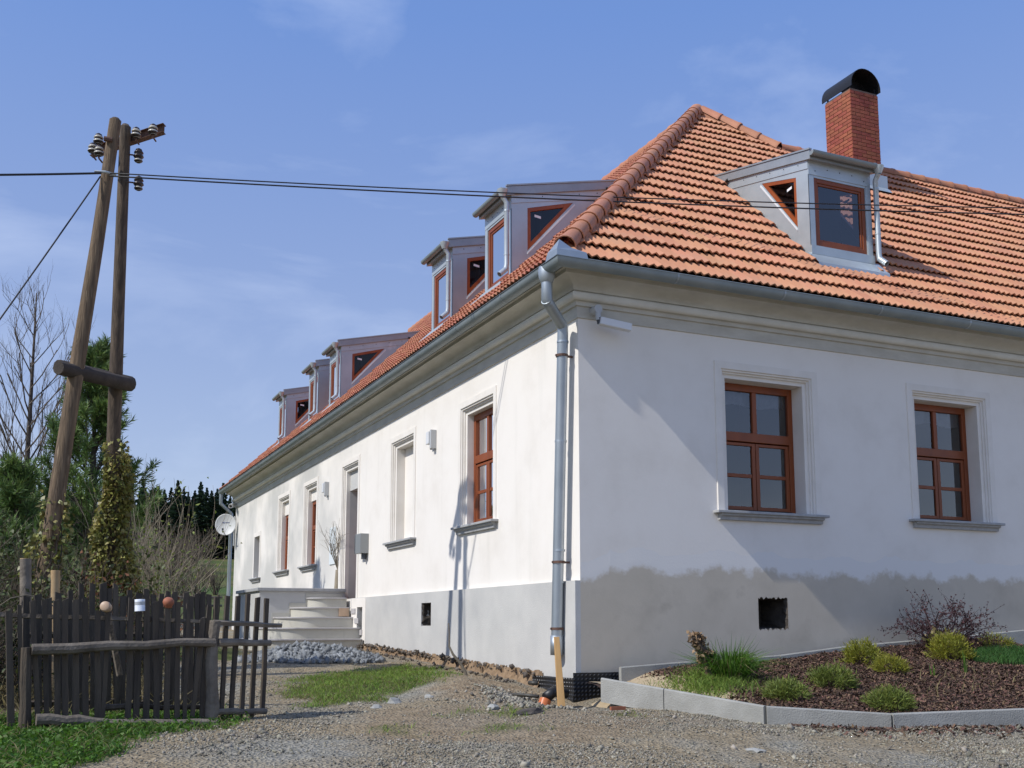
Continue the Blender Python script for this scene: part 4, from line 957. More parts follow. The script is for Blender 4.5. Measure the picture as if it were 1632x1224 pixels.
mb = MB(); f0 = dc-e2*.32; f1 = dc-e2*.22+nrm*.30; mb.tube([f0, f1], .012, 6); mb.tube([f1, f1+e2*.07], .03, 8); mb.build('feed_arm', 'mailbox_dark', t)
mb = MB()
for (x0, x1, h) in ((-.17, -.055, .022), (-.03, .13, .010)):
    q = [dc+e1*s+e2*(.07+w)+nrm*(-.055) for s, w in ((-x0, -h), (-x1, -h), (-x1, h), (-x0, h))]; mb.add(q, [(0, 1, 2, 3)])
mb.build('lettering', 'print_blue', t)
# ------------------------------------------------------------------ corner works: membrane, stake, drain
def membrane(name, M, u0, u1, zt, zb, d, lab):
    n = int((u1-u0)/.017); m = int((zt(0)-zb)/.017)+4; bm = bmesh.new(); R = []
    for j in range(m+1):
        row = []
        for i in range(n+1):
            u = u0+(u1-u0)*i/n; z1 = zt(u); z = zb+(z1-zb)*j/m; b = .010 if (i % 3 == 1 and j % 3 == 1) else 0
            row.append(bm.verts.new(M(u, d-b+.015*math.sin(u*9+z*7), z)))
        R.append(row)
    for a, b in zip(R, R[1:]):
        for i in range(n): bm.faces.new((a[i], a[i+1], b[i+1], b[i]))
    me = bpy.data.meshes.new(name); bm.to_mesh(me); bm.free(); me.materials.append(MATS['membrane']); o = put(name, me); tag(o, lab, 'membrane', 'black foundation membrane sheets')
membrane('dimpled_membrane', MR, -.13, .47, lambda u: -.555, -1.05, -.06, 'black dimpled membrane at the wall foot right of the corner')
membrane('dimpled_membrane', ML, -.05, 1.02, lambda u: -.615-.01*u, -1.05, -.13, 'black dimpled membrane at the wall foot left of the corner')
s0 = at(896, 1128, 1, -.62); s1 = at(888, 1015, 1, -.45)
mb = MB(); a = np.array([s0[0], -.62, s0[2]-.1]); b = np.array([s1[0], -.45, s1[2]]); w = np.array([.038, -.012, 0]); tq = np.array([.004, .02, 0])
mb.add([a-w-tq, a+w-tq, a+w+tq, a-w+tq, b-w*.9-tq, b+w*.5-tq, b+w*.5+tq, b-w*.9+tq], [(0, 3, 2, 1), (4, 5, 6, 7), (0, 1, 5, 4), (1, 2, 6, 5), (2, 3, 7, 6), (3, 0, 4, 7)])
tag(mb.build('wooden_stake', 'plank_new', bevel=.003), 'new yellow wooden stake leaning at the foot of the downpipe', 'stake')
g0 = np.array(at(868, 1118, 1, -.45)); t = thing('drain_pipe', 'black drain elbow with orange collar at the house corner', 'pipe', tuple(g0))
mb = MB(); mb.tube([g0+np.array([-.02, 0, -.06]), g0+np.array([.02, .02, .015])], .066, 14); mb.build('collar', 'pvc_orange', t, 'auto')
mb = MB(); mb.tube([g0+np.array([.03, .02, .04]), g0+np.array([.14, .06, .10]), g0+np.array([.32, .12, .07])], .06, 14); mb.build('elbow', 'membrane', t, True)
mb = MB(); P = [at(x, y, 1, Y) for x, y, Y in ((797, 1103, .3), (815, 1107, .1), (838, 1108, -.1), (858, 1110, -.25))]; mb.tube(P, .02, 8); mb.tube([at(843, 1088, 1, .2), at(856, 1089, 1, .1)], .025, 8)
tag(mb.build('drain_hose', 'hose', smooth=True), 'thin black hose lying on the soil towards the drain', 'hose')
P = [at(x, y, 1, Y) for x, y, Y in ((715, 993, 1.5), (716, 1010, 1.5), (716, 1030, 1.45), (722, 1043, 1.4), (733, 1056, 1.35), (742, 1072, 1.3), (747, 1095, 1.25))]
mb = MB(); mb.tube(P, [.008, .009, .012, .016, .018, .02, .022], 8); tag(mb.build('bent_conduit', 'twig_pale', smooth=True), 'thin bent conduit sticking up from the soil before the bright wall', 'conduit')
mb = MB(); mb.tube([(-2.3, 8.1, -.5), (-1.9, 8.55, -.48), (-1.2, 8.6, -.44), (-.5, 8.62, -.47), (-.12, 8.66, -.52), (-.09, 8.6, -.3)], .022, 8)
tag(mb.build('ground_hose', 'hose', smooth=True), 'black hose along the foot of the entrance stairs', 'hose')

# ------------------------------------------------------------------ planting bed
KP = [(-.12, -.70, -.58), (.26, -1.39, -.67), (.65, -2.57, -.78), (1.74, -3.08, -.85), (3.22, -3.35, -.83), (4.75, -3.5, -.82), (6.3, -3.6, -.8)]
KH = .26
def kerb_stone(p, q, lab, grp, th=.055, h=KH, z=0):
    p, q = np.array(p, float), np.array(q, float); d = q-p; l = np.linalg.norm(d); d /= l; n = np.array([-d[1], d[0], 0]); n /= np.linalg.norm(n); p = p+d*.008; q = q-d*.008; mb = MB(); pr = [(-th/2, -h), (th/2, -h), (th/2, -.012), (th/2-.012, 0), (-th/2+.012, 0), (-th/2, -.012)]
    V = [p+n*a+np.array([0, 0, b]) for a, b in pr]+[q+n*a+np.array([0, 0, b]) for a, b in pr]; m = len(pr)
    mb.add(V, [tuple(range(m-1, -1, -1)), tuple(range(m, 2*m))]+[(i, (i+1) % m, m+(i+1) % m, m+i) for i in range(m)])
    return mb
KB = []
for i, (p, q) in enumerate(zip(KP, KP[1:])):
    mb = kerb_stone(p, q, '', ''); labs = ['tilted end kerb stone of the bed, nearest the house corner', 'second front kerb stone of the planting bed', 'front kerb stone where the bed edge turns', 'front kerb stone below the small green conifers', 'front kerb stone at the right side of the bed', 'rightmost front kerb stone of the bed']
    tag(mb.build('kerb_stone', 'concrete'), labs[i], 'kerb stone', 'kerb stones along the bed front')
WK = [(.40, -.2, -.49), (1.2, -.2, -.445), (2.7, -.2, -.38), (3.75, -.2, -.28), (5.0, -.2, -.205), (6.2, -.2, -.13), (7.4, -.2, -.05)]
labs = ['wall-side kerb stone at the left end of the bed', 'wall-side kerb stone behind the ivy stump', 'wall-side kerb stone under the square wall hole', 'wall-side kerb stone left of the purple shrub', 'wall-side kerb stone behind the purple shrub', 'wall-side kerb stone at the right picture edge']
for i, (p, q) in enumerate(zip(WK, WK[1:])):
    tag(kerb_stone(p, q, '', '').build('kerb_stone', 'concrete'), labs[i], 'kerb stone', 'kerb stones along the wall')
kx = np.array([p[0] for p in KP]); ky = np.array([p[1] for p in KP]); kz = np.array([p[2] for p in KP])
wx = np.array([p[0] for p in WK]); wz = np.array([p[2] for p in WK])
def bedz(x, y):
    yk = np.interp(x, kx, ky); zk = np.interp(x, kx, kz); zw = np.interp(x, wx, wz); t = np.clip((y-yk)/(-.2-yk+1e-6), 0, 1)
    return zk+(zw-zk)*t-.05+.05*np.sin(PI*t)+.02*wob(x, y, 2.5, 3)-.13*(1-sm(np.asarray(x, float), .35, 1.0))
us = np.linspace(0, 1, 110); ts = np.linspace(0, 1, 50); V = []
for t_ in ts:
    for u in us:
        x = -.08+6.3*u; yk = np.interp(x, kx, ky)+.02; xx = x; y = yk+(-.2-yk)*t_; V.append((xx, y, bedz(xx, y)))
idx = np.arange(50*110).reshape(50, 110); bf = np.stack([idx[:-1, :-1], idx[:-1, 1:], idx[1:, 1:], idx[1:, :-1]], -1).reshape(-1, 4)
mat('bed_soil', (.075, .04, .024), (.045, .026, .018), 14, .95, bump=.6, bscale=40)
tag(put('planting_bed', mesh('planting_bed', np.array(V), bf, 'bed_soil', True)), 'sloping bark-mulched planting bed', kind='structure')
def chips(n, x, y, z, l, w, m, name, lab, tilt=.45, cat=None):
    ang = RNG.random(n)*2*PI; el = RNG.normal(size=n)*tilt; d = np.stack([np.cos(ang)*np.cos(el), np.sin(ang)*np.cos(el), np.sin(el)], -1)
    s = np.stack([-np.sin(ang), np.cos(ang), RNG.normal(size=n)*.5], -1); s /= np.linalg.norm(s, axis=1)[:, None]; C = np.stack([x, y, z], -1); l = (l*(.5+RNG.random(n)))[:, None]; w = (w*(.5+RNG.random(n)))[:, None]; u = np.array([0, 0, 1.])*w*.5
    V = np.stack([C-d*l-s*w, C+d*l-s*w*.6, C+d*l*.9+s*w*.7, C-d*l*.8+s*w, C+u], 1).reshape(-1, 3); b = np.arange(n)[:, None]*5
    Fc = np.concatenate([b+np.array([[0, 1, 4]]), b+np.array([[1, 2, 4]]), b+np.array([[2, 3, 4]]), b+np.array([[3, 0, 4]])])
    return V, Fc, np.repeat(RNG.random(n)**1.5, 5)
n = 42000; x = RNG.uniform(.5, 6.2, n); t_ = RNG.random(n); yk = np.interp(x, kx, ky)+.05; y = yk+(-.26-yk)*t_
ok = ~((x < 1.25) & (y > -1.9) & (RNG.random(n) > (x-.5)/.75)); x, y = x[ok], y[ok]
V, Fc, r = chips(len(x), x, y, bedz(x, y)+.008, .025, .0085, '', '', ''); tag(put('mulch', mesh('mulch', V, Fc, 'mulch', rnd=r)), 'dark bark mulch covering the bed', kind='stuff')
# spilt mulch in front of the kerb
n = 900; x = RNG.uniform(.8, 4.4, n); y = np.interp(x, kx, ky)-.05-np.abs(RNG.normal(size=n))*.28
V, Fc, r = chips(n, x, y, hgt(x, y)+.012, .03, .011, '', '', ''); tag(put('spilt_mulch', mesh('spilt_mulch', V, Fc, 'mulch', rnd=r)), 'bark mulch spilt on the gravel before the kerb', kind='stuff')

def tuft(name, lab, cat, c, n, ln, sp, w, m, group=None, lift=0., up=.9, droop=.35):
    c = np.array(c, float); t = thing(name, lab, cat, tuple(c), group)
    a = RNG.random(n)*2*PI; rr = np.sqrt(RNG.random(n))*sp*.45; base = c+np.stack([np.cos(a)*rr, np.sin(a)*rr, np.zeros(n)], -1)
    out_ = np.stack([np.cos(a), np.sin(a), np.zeros(n)], -1)*(RNG.random(n)*sp*2.2)[:, None]; d = out_+np.array([0, 0, 1])*up*(.5+RNG.random(n))[:, None]; d /= np.linalg.norm(d, axis=1)[:, None]
    l = (ln*(.5+.6*RNG.random(n)))[:, None]; s = np.cross(d, RNG.normal(size=(n, 3))); s /= np.linalg.norm(s, axis=1)[:, None]; w_ = w
    mid = base+d*l*.55; tip = base+d*l+(d*np.array([1, 1, 0]))*l*droop*.6-np.array([0, 0, 1])*l*droop*RNG.random(n)[:, None]
    V = np.stack([base-s*w_, base+s*w_, mid+s*w_*.8, mid-s*w_*.8, tip], 1).reshape(-1, 3); b = np.arange(n)[:, None]*5
    Fc = np.concatenate([b+np.array([[0, 1, 2]]), b+np.array([[0, 2, 3]]), b+np.array([[3, 2, 4]])]); put('blades', mesh('blades', V, Fc, m, rnd=np.repeat(RNG.random(n), 5)), t); return t
def cushion(name, lab, c, rx, rz, n, nl, m, group):
    c = np.array(c, float); t = thing(name, lab, 'shrub', tuple(c), group); out = []
    for k in range(26):
        d = RNG.normal(size=3); d[2] = abs(d[2])+.3; d /= np.linalg.norm(d); grow(c-np.array([0, 0, .03]), d*np.array([rx, rx, rz]), min(rx, rz)*.8, .006, 1, out, .5, .2, (2, 3))
    twig_obj('stems', out, 'twig', t, 3)
    n = int(n*1.8); k = max(10, n//30); dd = RNG.normal(size=(k, 3)); dd[:, 2] = np.abs(dd[:, 2]); dd /= np.linalg.norm(dd, axis=1)[:, None]; rad = (.55+.5*RNG.random(k)**.6)[:, None]; clump = c+dd*rad*np.array([rx, rx, rz])
    which = RNG.integers(0, k, n); d = dd[which]*.8+RNG.normal(size=(n, 3))*.55+np.array([0, 0, .35]); pos = clump[which]+RNG.normal(size=(n, 3))*rx*.13
    V, Fc, r = leaves(pos, d, nl*(.6+.7*RNG.random(n)), nl*.15, .1); put('foliage', mesh('foliage', V, Fc, m, rnd=r), t); return t
def bed(px, py, Y):
    q = at(px, py, 1, Y); return (q[0], Y, float(bedz(q[0], Y)))
cushion('golden_conifer', 'golden dwarf conifer with two tufts below the wall kerb', bed(1375, 1035, -1.0), .21, .24, 1500, .06, 'gold_needle', 'golden dwarf conifers in the bed')
cushion('golden_conifer', 'golden dwarf conifer in front of the purple shrub', bed(1512, 1040, -1.15), .24, .27, 1700, .06, 'gold_needle', 'golden dwarf conifers in the bed')
cushion('golden_conifer', 'smallest flat golden conifer between the two taller ones', bed(1417, 1057, -1.5), .19, .15, 1200, .05, 'gold_needle', 'golden dwarf conifers in the bed')
cushion('golden_conifer', 'sparse young golden conifer at the right picture edge', bed(1590, 1028, -.8), .22, .14, 420, .06, 'gold_needle', 'golden dwarf conifers in the bed')
cushion('green_conifer', 'olive dwarf conifer in the middle of the mulch', bed(1325, 1080, -1.9), .23, .17, 1500, .06, 'olive_needle', 'green dwarf conifers in the bed')
cushion('green_conifer', 'low green dwarf conifer nearest the front kerb corner', bed(1255, 1118, -2.2), .22, .13, 1400, .06, 'olive_needle', 'green dwarf conifers in the bed')
cushion('green_conifer', 'drooping green dwarf conifer close behind the front kerb', bed(1415, 1127, -2.72), .22, .15, 1500, .06, 'olive_needle', 'green dwarf conifers in the bed')
# purple barberry
pb = np.array(bed(1495, 1020, -.62)); t = thing('purple_shrub', 'leafless-looking purple barberry shrub by the damp plinth', 'shrub', tuple(pb)); out = []
for k in range(26):
    a = random.uniform(0, 2*PI); sp = random.uniform(.3, 1.2); grow(pb, (math.cos(a)*sp*1.2, math.sin(a)*sp*.5, .6), random.uniform(.42, .62), .011, 2, out, .62, .05, (2, 4), .62, 5, .16)
twig_obj('branches', out, 'twig_purple', t, 3)
pts = np.concatenate([o[0][1:] for o in out if o[2] < 2]); pts = np.repeat(pts, 2, 0); pts = pts[RNG.random(len(pts)) < .62]; pts += RNG.normal(size=pts.shape)*.012
V, Fc, r = leaves(pts, RNG.normal(size=pts.shape)+np.array([0, 0, .3]), .032, .019); put('leaves', mesh('leaves', V, Fc, 'purple_leaf', rnd=r), t)
# stump with long grass at the left end of the bed
sp = np.array(bed(1140, 1078, -1.15)); tp = np.array(at(1108, 1012, 1, -1.15)); t = thing('ivy_stump', 'short leaning stump wrapped in dry leaves at the left end of the bed', 'stump', tuple(sp))
mb = MB(); mb.tube([sp-np.array([0, 0, .05]), sp*.6+tp*.4, tp], [.07, .06, .05], 10); mb.build('trunk', 'bark', t)
n = 420; s_ = RNG.random(n)**.8; pos = sp+(tp-sp)*s_[:, None]+RNG.normal(size=(n, 3))*.035; V, Fc, r = leaves(pos, RNG.normal(size=(n, 3))+np.array([0, -.3, -.2]), .055, .045); mat('dry_leaf', (.30, .20, .115), (.17, .11, .06), 5, .8, rnd=.5); put('dry_leaves', mesh('dry_leaves', V, Fc, 'dry_leaf', rnd=r), t)
tuft('ornamental_grass', 'long dark green grass clump growing round the leaning stump', 'grass', (sp[0]+.14, sp[1]-.06, sp[2]), 900, .50, .42, .0045, 'grass_weed', None, 0, .9, .8)
tuft('dry_grass_clump', 'few dry straw blades hanging before the stump', 'grass', (sp[0]+.13, sp[1]-.15, sp[2]), 60, .42, .3, .004, 'dry_grass', None, 0, 1., .6)
def sward(name, lab, n, x, y, z, ln, w, m, lean=.5):
    n = len(x); a = RNG.random(n)*2*PI; d = np.stack([np.cos(a)*lean, np.sin(a)*lean, np.ones(n)], -1)*np.array([1, 1, 1])+RNG.normal(size=(n, 3))*.2; d /= np.linalg.norm(d, axis=1)[:, None]; l = (ln*(.45+RNG.random(n)))[:, None]
    b = np.stack([x, y, z], -1); s = np.cross(d, RNG.normal(size=(n, 3))); s /= np.linalg.norm(s, axis=1)[:, None]; m1 = b+d*l*.6; tp_ = b+d*l+np.stack([np.cos(a), np.sin(a), -.3*np.ones(n)], -1)*l*.25
    V = np.stack([b-s*w, b+s*w, m1+s*w*.7, m1-s*w*.7, tp_], 1).reshape(-1, 3); k_ = np.arange(n)[:, None]*5; Fc = np.concatenate([k_+np.array([[0, 1, 2]]), k_+np.array([[0, 2, 3]]), k_+np.array([[3, 2, 4]])])
    return tag(put(name, mesh(name, V, Fc, m, rnd=np.repeat(RNG.random(n), 5))), lab, kind='stuff')
# young grass round the stump, lawn patch right
n = 3000; x = RNG.normal(.80, .26, n); y = RNG.normal(-1.35, .28, n); ok = (y > np.interp(x, kx, ky)+.06) & (x > .3) & (y < -.4); x, y = x[ok], y[ok]; sward('bed_grass', 'fresh grass at the left end of the bed', n, x, y, bedz(x, y), .08, .0035, 'grass')
lc = at(1610, 1050, 1, -1.5); n = 5200; a = RNG.random(n)*2*PI; rr = np.sqrt(RNG.random(n)); x = lc[0]+.25+rr*np.cos(a)*.75; y = -1.45+rr*np.sin(a)*.42; ok = x < 6.2; x, y = x[ok], y[ok]; sward('lawn_patch', 'small round patch of lawn at the right of the bed', n, x, y, bedz(x, y)-.0, .09, .003, 'lawn', .3)
for k, (px, py, Y, lab) in enumerate(((1488, 1075, -1.9, 'single slender green shoot in the mulch, left one'), (1538, 1070, -1.9, 'taller slender shoot in the mulch right of the golden conifer'))):
    tuft('shoot', lab, 'plant', bed(px, py, Y), 14, .16 if k == 0 else .3, .07, .004, 'grass_weed', None, 0, 1.4, .2)
n = 70; x = RNG.uniform(2.6, 4.6, n); y = RNG.uniform(-2.7, -1.9, n); ok = y > np.interp(x, kx, ky)+.1; x, y = x[ok], y[ok]; sward('dry_stalks', 'dry stalks standing in the mulch', n, x, y, bedz(x, y), .12, .004, 'dry_grass', .2)
mb = MB()
for k in range(9):
    q = np.array(bed(1490+random.uniform(-22, 40), 1012, -.75))+np.array([0, 0, .06+random.uniform(0, .1)]); mb.lathe([(0, -.05), (.05, -.02), (.055, .02), (0, .05)], tuple(q), 6)
V, Fc, r = leaves(np.array(bed(1500, 1010, -.7))+RNG.normal(size=(70, 3))*np.array([.13, .06, .05])+np.array([0, 0, .13]), RNG.normal(size=(70, 3)), .09, .07); tt = thing('stonecrop', 'pale rosette plant between purple shrub and golden conifer', 'plant', bed(1500, 1010, -.7)); put('rosette', mesh('rosette', V, Fc, 'dry_grass', rnd=r), tt)

# sand, stones, gravel ------------------------------------------------
def stones(n, x, y, z, s, m, name, lab, flat=.65):
    n = len(x); base = np.array([(1, 0, 0), (-1, 0, 0), (0, 1, 0), (0, -1, 0), (0, 0, 1), (0, 0, -1)], float); tri = np.array([(0, 2, 4), (2, 1, 4), (1, 3, 4), (3, 0, 4), (2, 0, 5), (1, 2, 5), (3, 1, 5), (0, 3, 5)])
    P = base[None]*(.65+.7*RNG.random((n, 6, 1)))+RNG.normal(size=(n, 6, 3))*.22; P *= np.stack([np.ones(n), .6+.4*RNG.random(n), flat*(.6+.6*RNG.random(n))], -1)[:, None]
    q = RNG.normal(size=(n, 2))*.35; a = RNG.random(n)*2*PI; ca, sa = np.cos(a), np.sin(a); Rz = np.zeros((n, 3, 3)); Rz[:, 0, 0] = ca; Rz[:, 0, 1] = -sa; Rz[:, 1, 0] = sa; Rz[:, 1, 1] = ca; Rz[:, 2, 2] = 1; Rz[:, 2, 0] = q[:, 0]; Rz[:, 2, 1] = q[:, 1]
    P = np.einsum('nij,nkj->nki', Rz, P)*np.broadcast_to(s, n)[:, None, None]+np.stack([x, y, z], -1)[:, None]
    return tag(put(name, mesh(name, P.reshape(-1, 3), (tri[None]+np.arange(n)[:, None, None]*6).reshape(-1, 3), m, rnd=np.repeat(RNG.random(n), 6))), lab, kind='stuff')
N = 130000; x = RNG.uniform(-6, 4.2, N); y = -5.4+11.5*RNG.random(N)**1.25
keep = (1-w_grass(x, y)*.96)*(1-.72*w_soil(x, y))*(1-w_litter(x, y))*(.13+.87*sm(wob(x, y, .9, 21)+.35*wob(x, y, 3.1, 22)-.10*(y+2.5), -.35, .45))*(x < np.where(y > -.1, -.22, 9)); inb = (x > -.1) & (y > np.interp(x, kx, ky)-.06)
ok = (RNG.random(N) < keep) & ~inb; x, y = x[ok], y[ok]; s = .0075+.010*RNG.random(len(x))**2+.025*(RNG.random(len(x)) > .994); stones(0, x, y, hgt(x, y)+s*.25, s, 'stone', 'gravel', 'grey gravel scattered over the drive')
# stone heap
n = 3000; a = RNG.random(n)*2*PI; rr = np.sqrt(RNG.random(n)); x = -1.9+rr*np.cos(a)*1.1; y = 5.2+rr*np.sin(a)*.95; s = .028+.04*RNG.random(n); x += .25*(y-5)*0
stones(n, x, y, hgt(x, y)+.015+.12*(1-rr**2)*RNG.random(n), s, 'stone_pile', 'stone_heap', 'heap of bluish crushed stone before the stairs', .8)
n = 900; x = RNG.normal(-.95, .22, n); y = RNG.normal(-.45, .28, n); stones(n, x, y, hgt(x, y)+.01, .014+.02*RNG.random(n), 'stone', 'corner_gravel', 'light gravel filled in at the house corner', .8)
n = 200; y = RNG.uniform(.9, 8.7, n); x = -.12-np.abs(RNG.normal(size=n))*.03; stones(n, x, y, zbase(y)+.02+RNG.normal(size=n)*.02, .012+.04*RNG.random(n)**2.5, 'rubble', 'rubble_edge', 'broken dark rubble along the top of the exposed foundation', .8)
n = 130; y = RNG.uniform(1, 8.6, n); x = -.25-np.abs(RNG.normal(size=n))*.12; stones(n, x, y, hgt(x, y)+.02, .015+.03*RNG.random(n)**2, 'clay_stone' if 0 else 'rubble', 'foundation_stones', 'loose stones below the exposed foundation', .8)
def boulder(px, py, s, lab, m='concrete', h_=None):
    d = ray(px, py); ts_ = np.linspace(4, 40, 3000); P = CAM+ts_[:, None]*d; i = np.argmax(P[:, 2] < hgt(P[:, 0], P[:, 1])); p = P[i]; bm = bmesh.new(); bmesh.ops.create_icosphere(bm, subdivisions=2, radius=1)
    sc = np.array(s); ph = random.random()*9
    for v in bm.verts: f = 1+.28*math.sin(v.co.x*3+ph)*math.cos(v.co.y*4+ph*2)+.15*math.sin(v.co.z*6+ph); v.co = Vector((v.co.x*f*sc[0], v.co.y*f*sc[1], max(v.co.z*f, -.3)*sc[2]))
    me = bpy.data.meshes.new('stone'); bm.to_mesh(me); bm.free(); me.materials.append(MATS[m]); o = put('stone', me, None, Matrix.Translation(Vector(p)) @ Matrix.Rotation(random.random()*3, 4, 'Z')); tag(o, lab, 'stone', 'larger loose stones')
boulder(628, 1120, (.13, .08, .05), 'pale flat stone at the lower edge of the middle grass'); boulder(600, 1128, (.08, .05, .03), 'grey flat stone left of the pale one at the grass edge'); boulder(786, 1130, (.10, .06, .05), 'pale stone on the brown soil below the bent conduit')
boulder(846, 1136, (.24, .09, .05), 'dark flat slab in front of the corner drain', 'rubble'); boulder(1203, 1198, (.10, .06, .03), 'pale flat stone on the gravel before the kerb'); boulder(684, 1112, (.05, .04, .04), 'small white stone at the tip of the grass')
n = 500; x = RNG.normal(-.28, .12, n); y = RNG.normal(-.75, .16, n)
bm = bmesh.new(); bmesh.ops.create_grid(bm, x_segments=30, y_segments=30, size=.5)
for v in bm.verts: xx, yy = .30+v.co.x*.9, -.66+v.co.y*.9; v.co = Vector((xx, yy, max(float(hgt(xx, yy))+.03-.09*max(abs(v.co.x), abs(v.co.y))**3*8, -9)+.13*math.exp(-((xx-.45)**2+(yy+.55)**2)*7)+.012*float(wob(xx, yy, 6, 1))))
me = bpy.data.meshes.new('sand'); bm.to_mesh(me); bm.free(); me.materials.append(MATS['sand']); tag(put('sand', me), 'yellow sand between kerb end and house corner', kind='stuff')
V = []; us = np.linspace(0, 1, 40)
for t_ in us:
    for u in us:
        x_ = -.03+1.0*u; yk_ = np.interp(x_, kx, ky)+.035; y_ = yk_+(-.225-yk_)*t_; V.append((x_, y_, float(bedz(x_, y_))+.012-.05*max(0, u-.62)))
idx = np.arange(1600).reshape(40, 40); bf = np.stack([idx[:-1, :-1], idx[:-1, 1:], idx[1:, 1:], idx[1:, :-1]], -1).reshape(-1, 4)
tag(put('bed_sand', mesh('bed_sand', np.array(V), bf, 'sand', True)), 'pale sand in the left end of the bed', kind='stuff')
mb = MB(); q = at(985, 1130, 1, -1.5); mb.box((q[0]-.09, -1.52, q[2]-.01), (q[0]+.08, -1.49, q[2]+.025)); tag(mb.build('brick_shard', 'terracotta'), 'orange tile shard lying on the sand by the kerb end', 'shard')

# grass ---------------------------------------------------------------
N = 26000; x = RNG.uniform(-3.6, -.1, N); y = RNG.uniform(-.6, 5.0, N); ok = RNG.random(N) < w_grass(x, y)*(.25+.5*sm(wob(x, y, 2.4, 41), -.2, .6)); x, y = x[ok], y[ok]; sward('straw', 'dry straw among the short grass', 0, x, y, hgt(x, y), .05, .003, 'dry_grass', 1.4)
N = 3000; x = RNG.uniform(-6.6, -3.6, N); y = RNG.uniform(-3.6, -.8, N); ok = RNG.random(N) < w_grass(x, y)*.7; x, y = x[ok], y[ok]; sward('verge_straw', 'dry stalks in the weeds along the fence', 0, x, y, hgt(x, y), .11, .003, 'dry_grass', 1.0)
N = 150000; x = RNG.uniform(-6.6, -.1, N); y = RNG.uniform(-3.8, 5.5, N); g_ = w_grass(x, y)*(1-.85*w_litter(x, y)); ok = RNG.random(N) < g_*np.where(y > -.55, .5, .0); ok &= ~((np.abs(x+1.9) < .8) & (np.abs(y-5.2) < .7))
x, y = x[ok], y[ok]; sward('grass', 'short green grass between gravel and house wall', 0, x, y, hgt(x, y), .055, .0035, 'grass', .6)
N = 42000; x = RNG.uniform(-6.9, -3.5, N); y = RNG.uniform(-4.2, -.6, N); ok = RNG.random(N) < w_grass(x, y)*.6; x, y = x[ok], y[ok]; sward('verge_grass', 'bright weedy grass along the foot of the fence', 0, x, y, hgt(x, y), .06, .005, 'grass_weed', .6)
n = 12000; x = RNG.uniform(-6.8, -3.7, n); y = RNG.uniform(-3.6, -.8, n); ok = RNG.random(n) < w_grass(x, y)*(.35+.65*sm(wob(x, y, 2.2, 31), -.3, .4)); x, y = x[ok], y[ok]; n = len(x)
C = np.stack([x, y, hgt(x, y)+.01+.05*RNG.random(n)], -1); V, Fc, r = leaves(C, RNG.normal(size=(n, 3))*np.array([1, 1, .35]), .028+.025*RNG.random(n), .026); tag(put('weeds', mesh('weeds', V, Fc, 'grass_weed', rnd=r)), 'leafy low weeds along the fence', kind='stuff')
N = 5000; x = RNG.uniform(-3.6, .2, N); y = RNG.uniform(-3.0, -.5, N); ok = RNG.random(N) < w_grass(x, y)*.8; x, y = x[ok], y[ok]; sward('grass_tufts', 'grass tufts growing through the gravel', 0, x, y, hgt(x, y), .05, .004, 'grass', .7)
# ------------------------------------------------------------------ stake fence
def Z1(x, y): return x/3.558, 880+y/3.558
FA, FB, FC = (-6.3, -1.36), (-4.33, -1.10), (-3.78, -.84)
def fpt(zx, zy, A, B, off=0.):
    px, py = Z1(zx, zy); n = np.array([-(B[1]-A[1]), B[0]-A[0]]); n /= np.linalg.norm(n)
    return on_line(px, py, (A[0]+n[0]*off, A[1]+n[1]*off), (B[0]+n[0]*off, B[1]+n[1]*off))
def stick(P, r, name, m, parent, n=7, bend=.012, cut=True):
    P0, P1 = np.array(P[0]), np.array(P[-1]); L_ = []
    for t in np.linspace(0, 1, 6): L_.append(P0+(P1-P0)*t+RNG.normal(size=3)*bend*(0 < t < 1))
    rr = [r*random.uniform(.9, 1.1)*(1-.18*t) for t in np.linspace(0, 1, 6)]; mb = MB(); mb.tube(L_, rr, n, phase=random.random()*3); return mb.build(name, m, parent, 'auto')
def slat(b, t, w, th, A, B, parent, m='old_wood'):
    d = np.array([B[0]-A[0], B[1]-A[1], 0.]); d /= np.linalg.norm(d); n = np.array([-d[1], d[0], 0]); b, t = np.array(b), np.array(t); mb = MB(); rows = []
    for k, f in enumerate((0, .35, .7, 1)):
        p = b+(t-b)*f+d*random.uniform(-.008, .008)*(0 < f < 1); ww = w*random.uniform(.85, 1.1); j = random.uniform(-.012, .012) if f == 1 else 0
        rows += [p-d*ww/2-n*th/2+np.array([0, 0, j]), p+d*ww/2-n*th/2-np.array([0, 0, j]), p+d*ww/2+n*th/2-np.array([0, 0, j]), p-d*ww/2+n*th/2+np.array([0, 0, j])]
    Fc = [(3, 2, 1, 0), (12, 13, 14, 15)]
    for i in range(3):
        for k in range(4): Fc.append((i*4+k, i*4+(k+1) % 4, i*4+4+(k+1) % 4, i*4+4+k))
    mb.add(rows, Fc); return mb.build('picket', m, parent)
fz = float(hgt(-5, -1.2))
f1 = thing('picket_fence', 'weathered stake fence panel with log rail at the left foreground', 'fence', (-5.3, -1.25, fz))
for (xt, yt, xb, yb) in ((185, 275, 215, 965), (250, 272, 266, 962), (320, 272, 325, 962), (370, 268, 372, 965), (430, 268, 430, 965), (482, 262, 487, 972), (556, 330, 550, 985), (612, 335, 575, 985), (745, 262, 720, 992), (785, 345, 770, 995), (834, 268, 825, 995), (885, 280, 885, 995), (951, 315, 945, 995), (1010, 285, 1003, 995), (1068, 298, 1045, 992), (1150, 372, 1080, 990), (1188, 305, 1140, 992), (110, 300, 128, 960), (50, 330, 62, 960)):
    slat(fpt(xb, yb+25, FA, FB), fpt(xt, yt, FA, FB), random.uniform(.036, .055), random.uniform(.02, .03), FA, FB, f1)
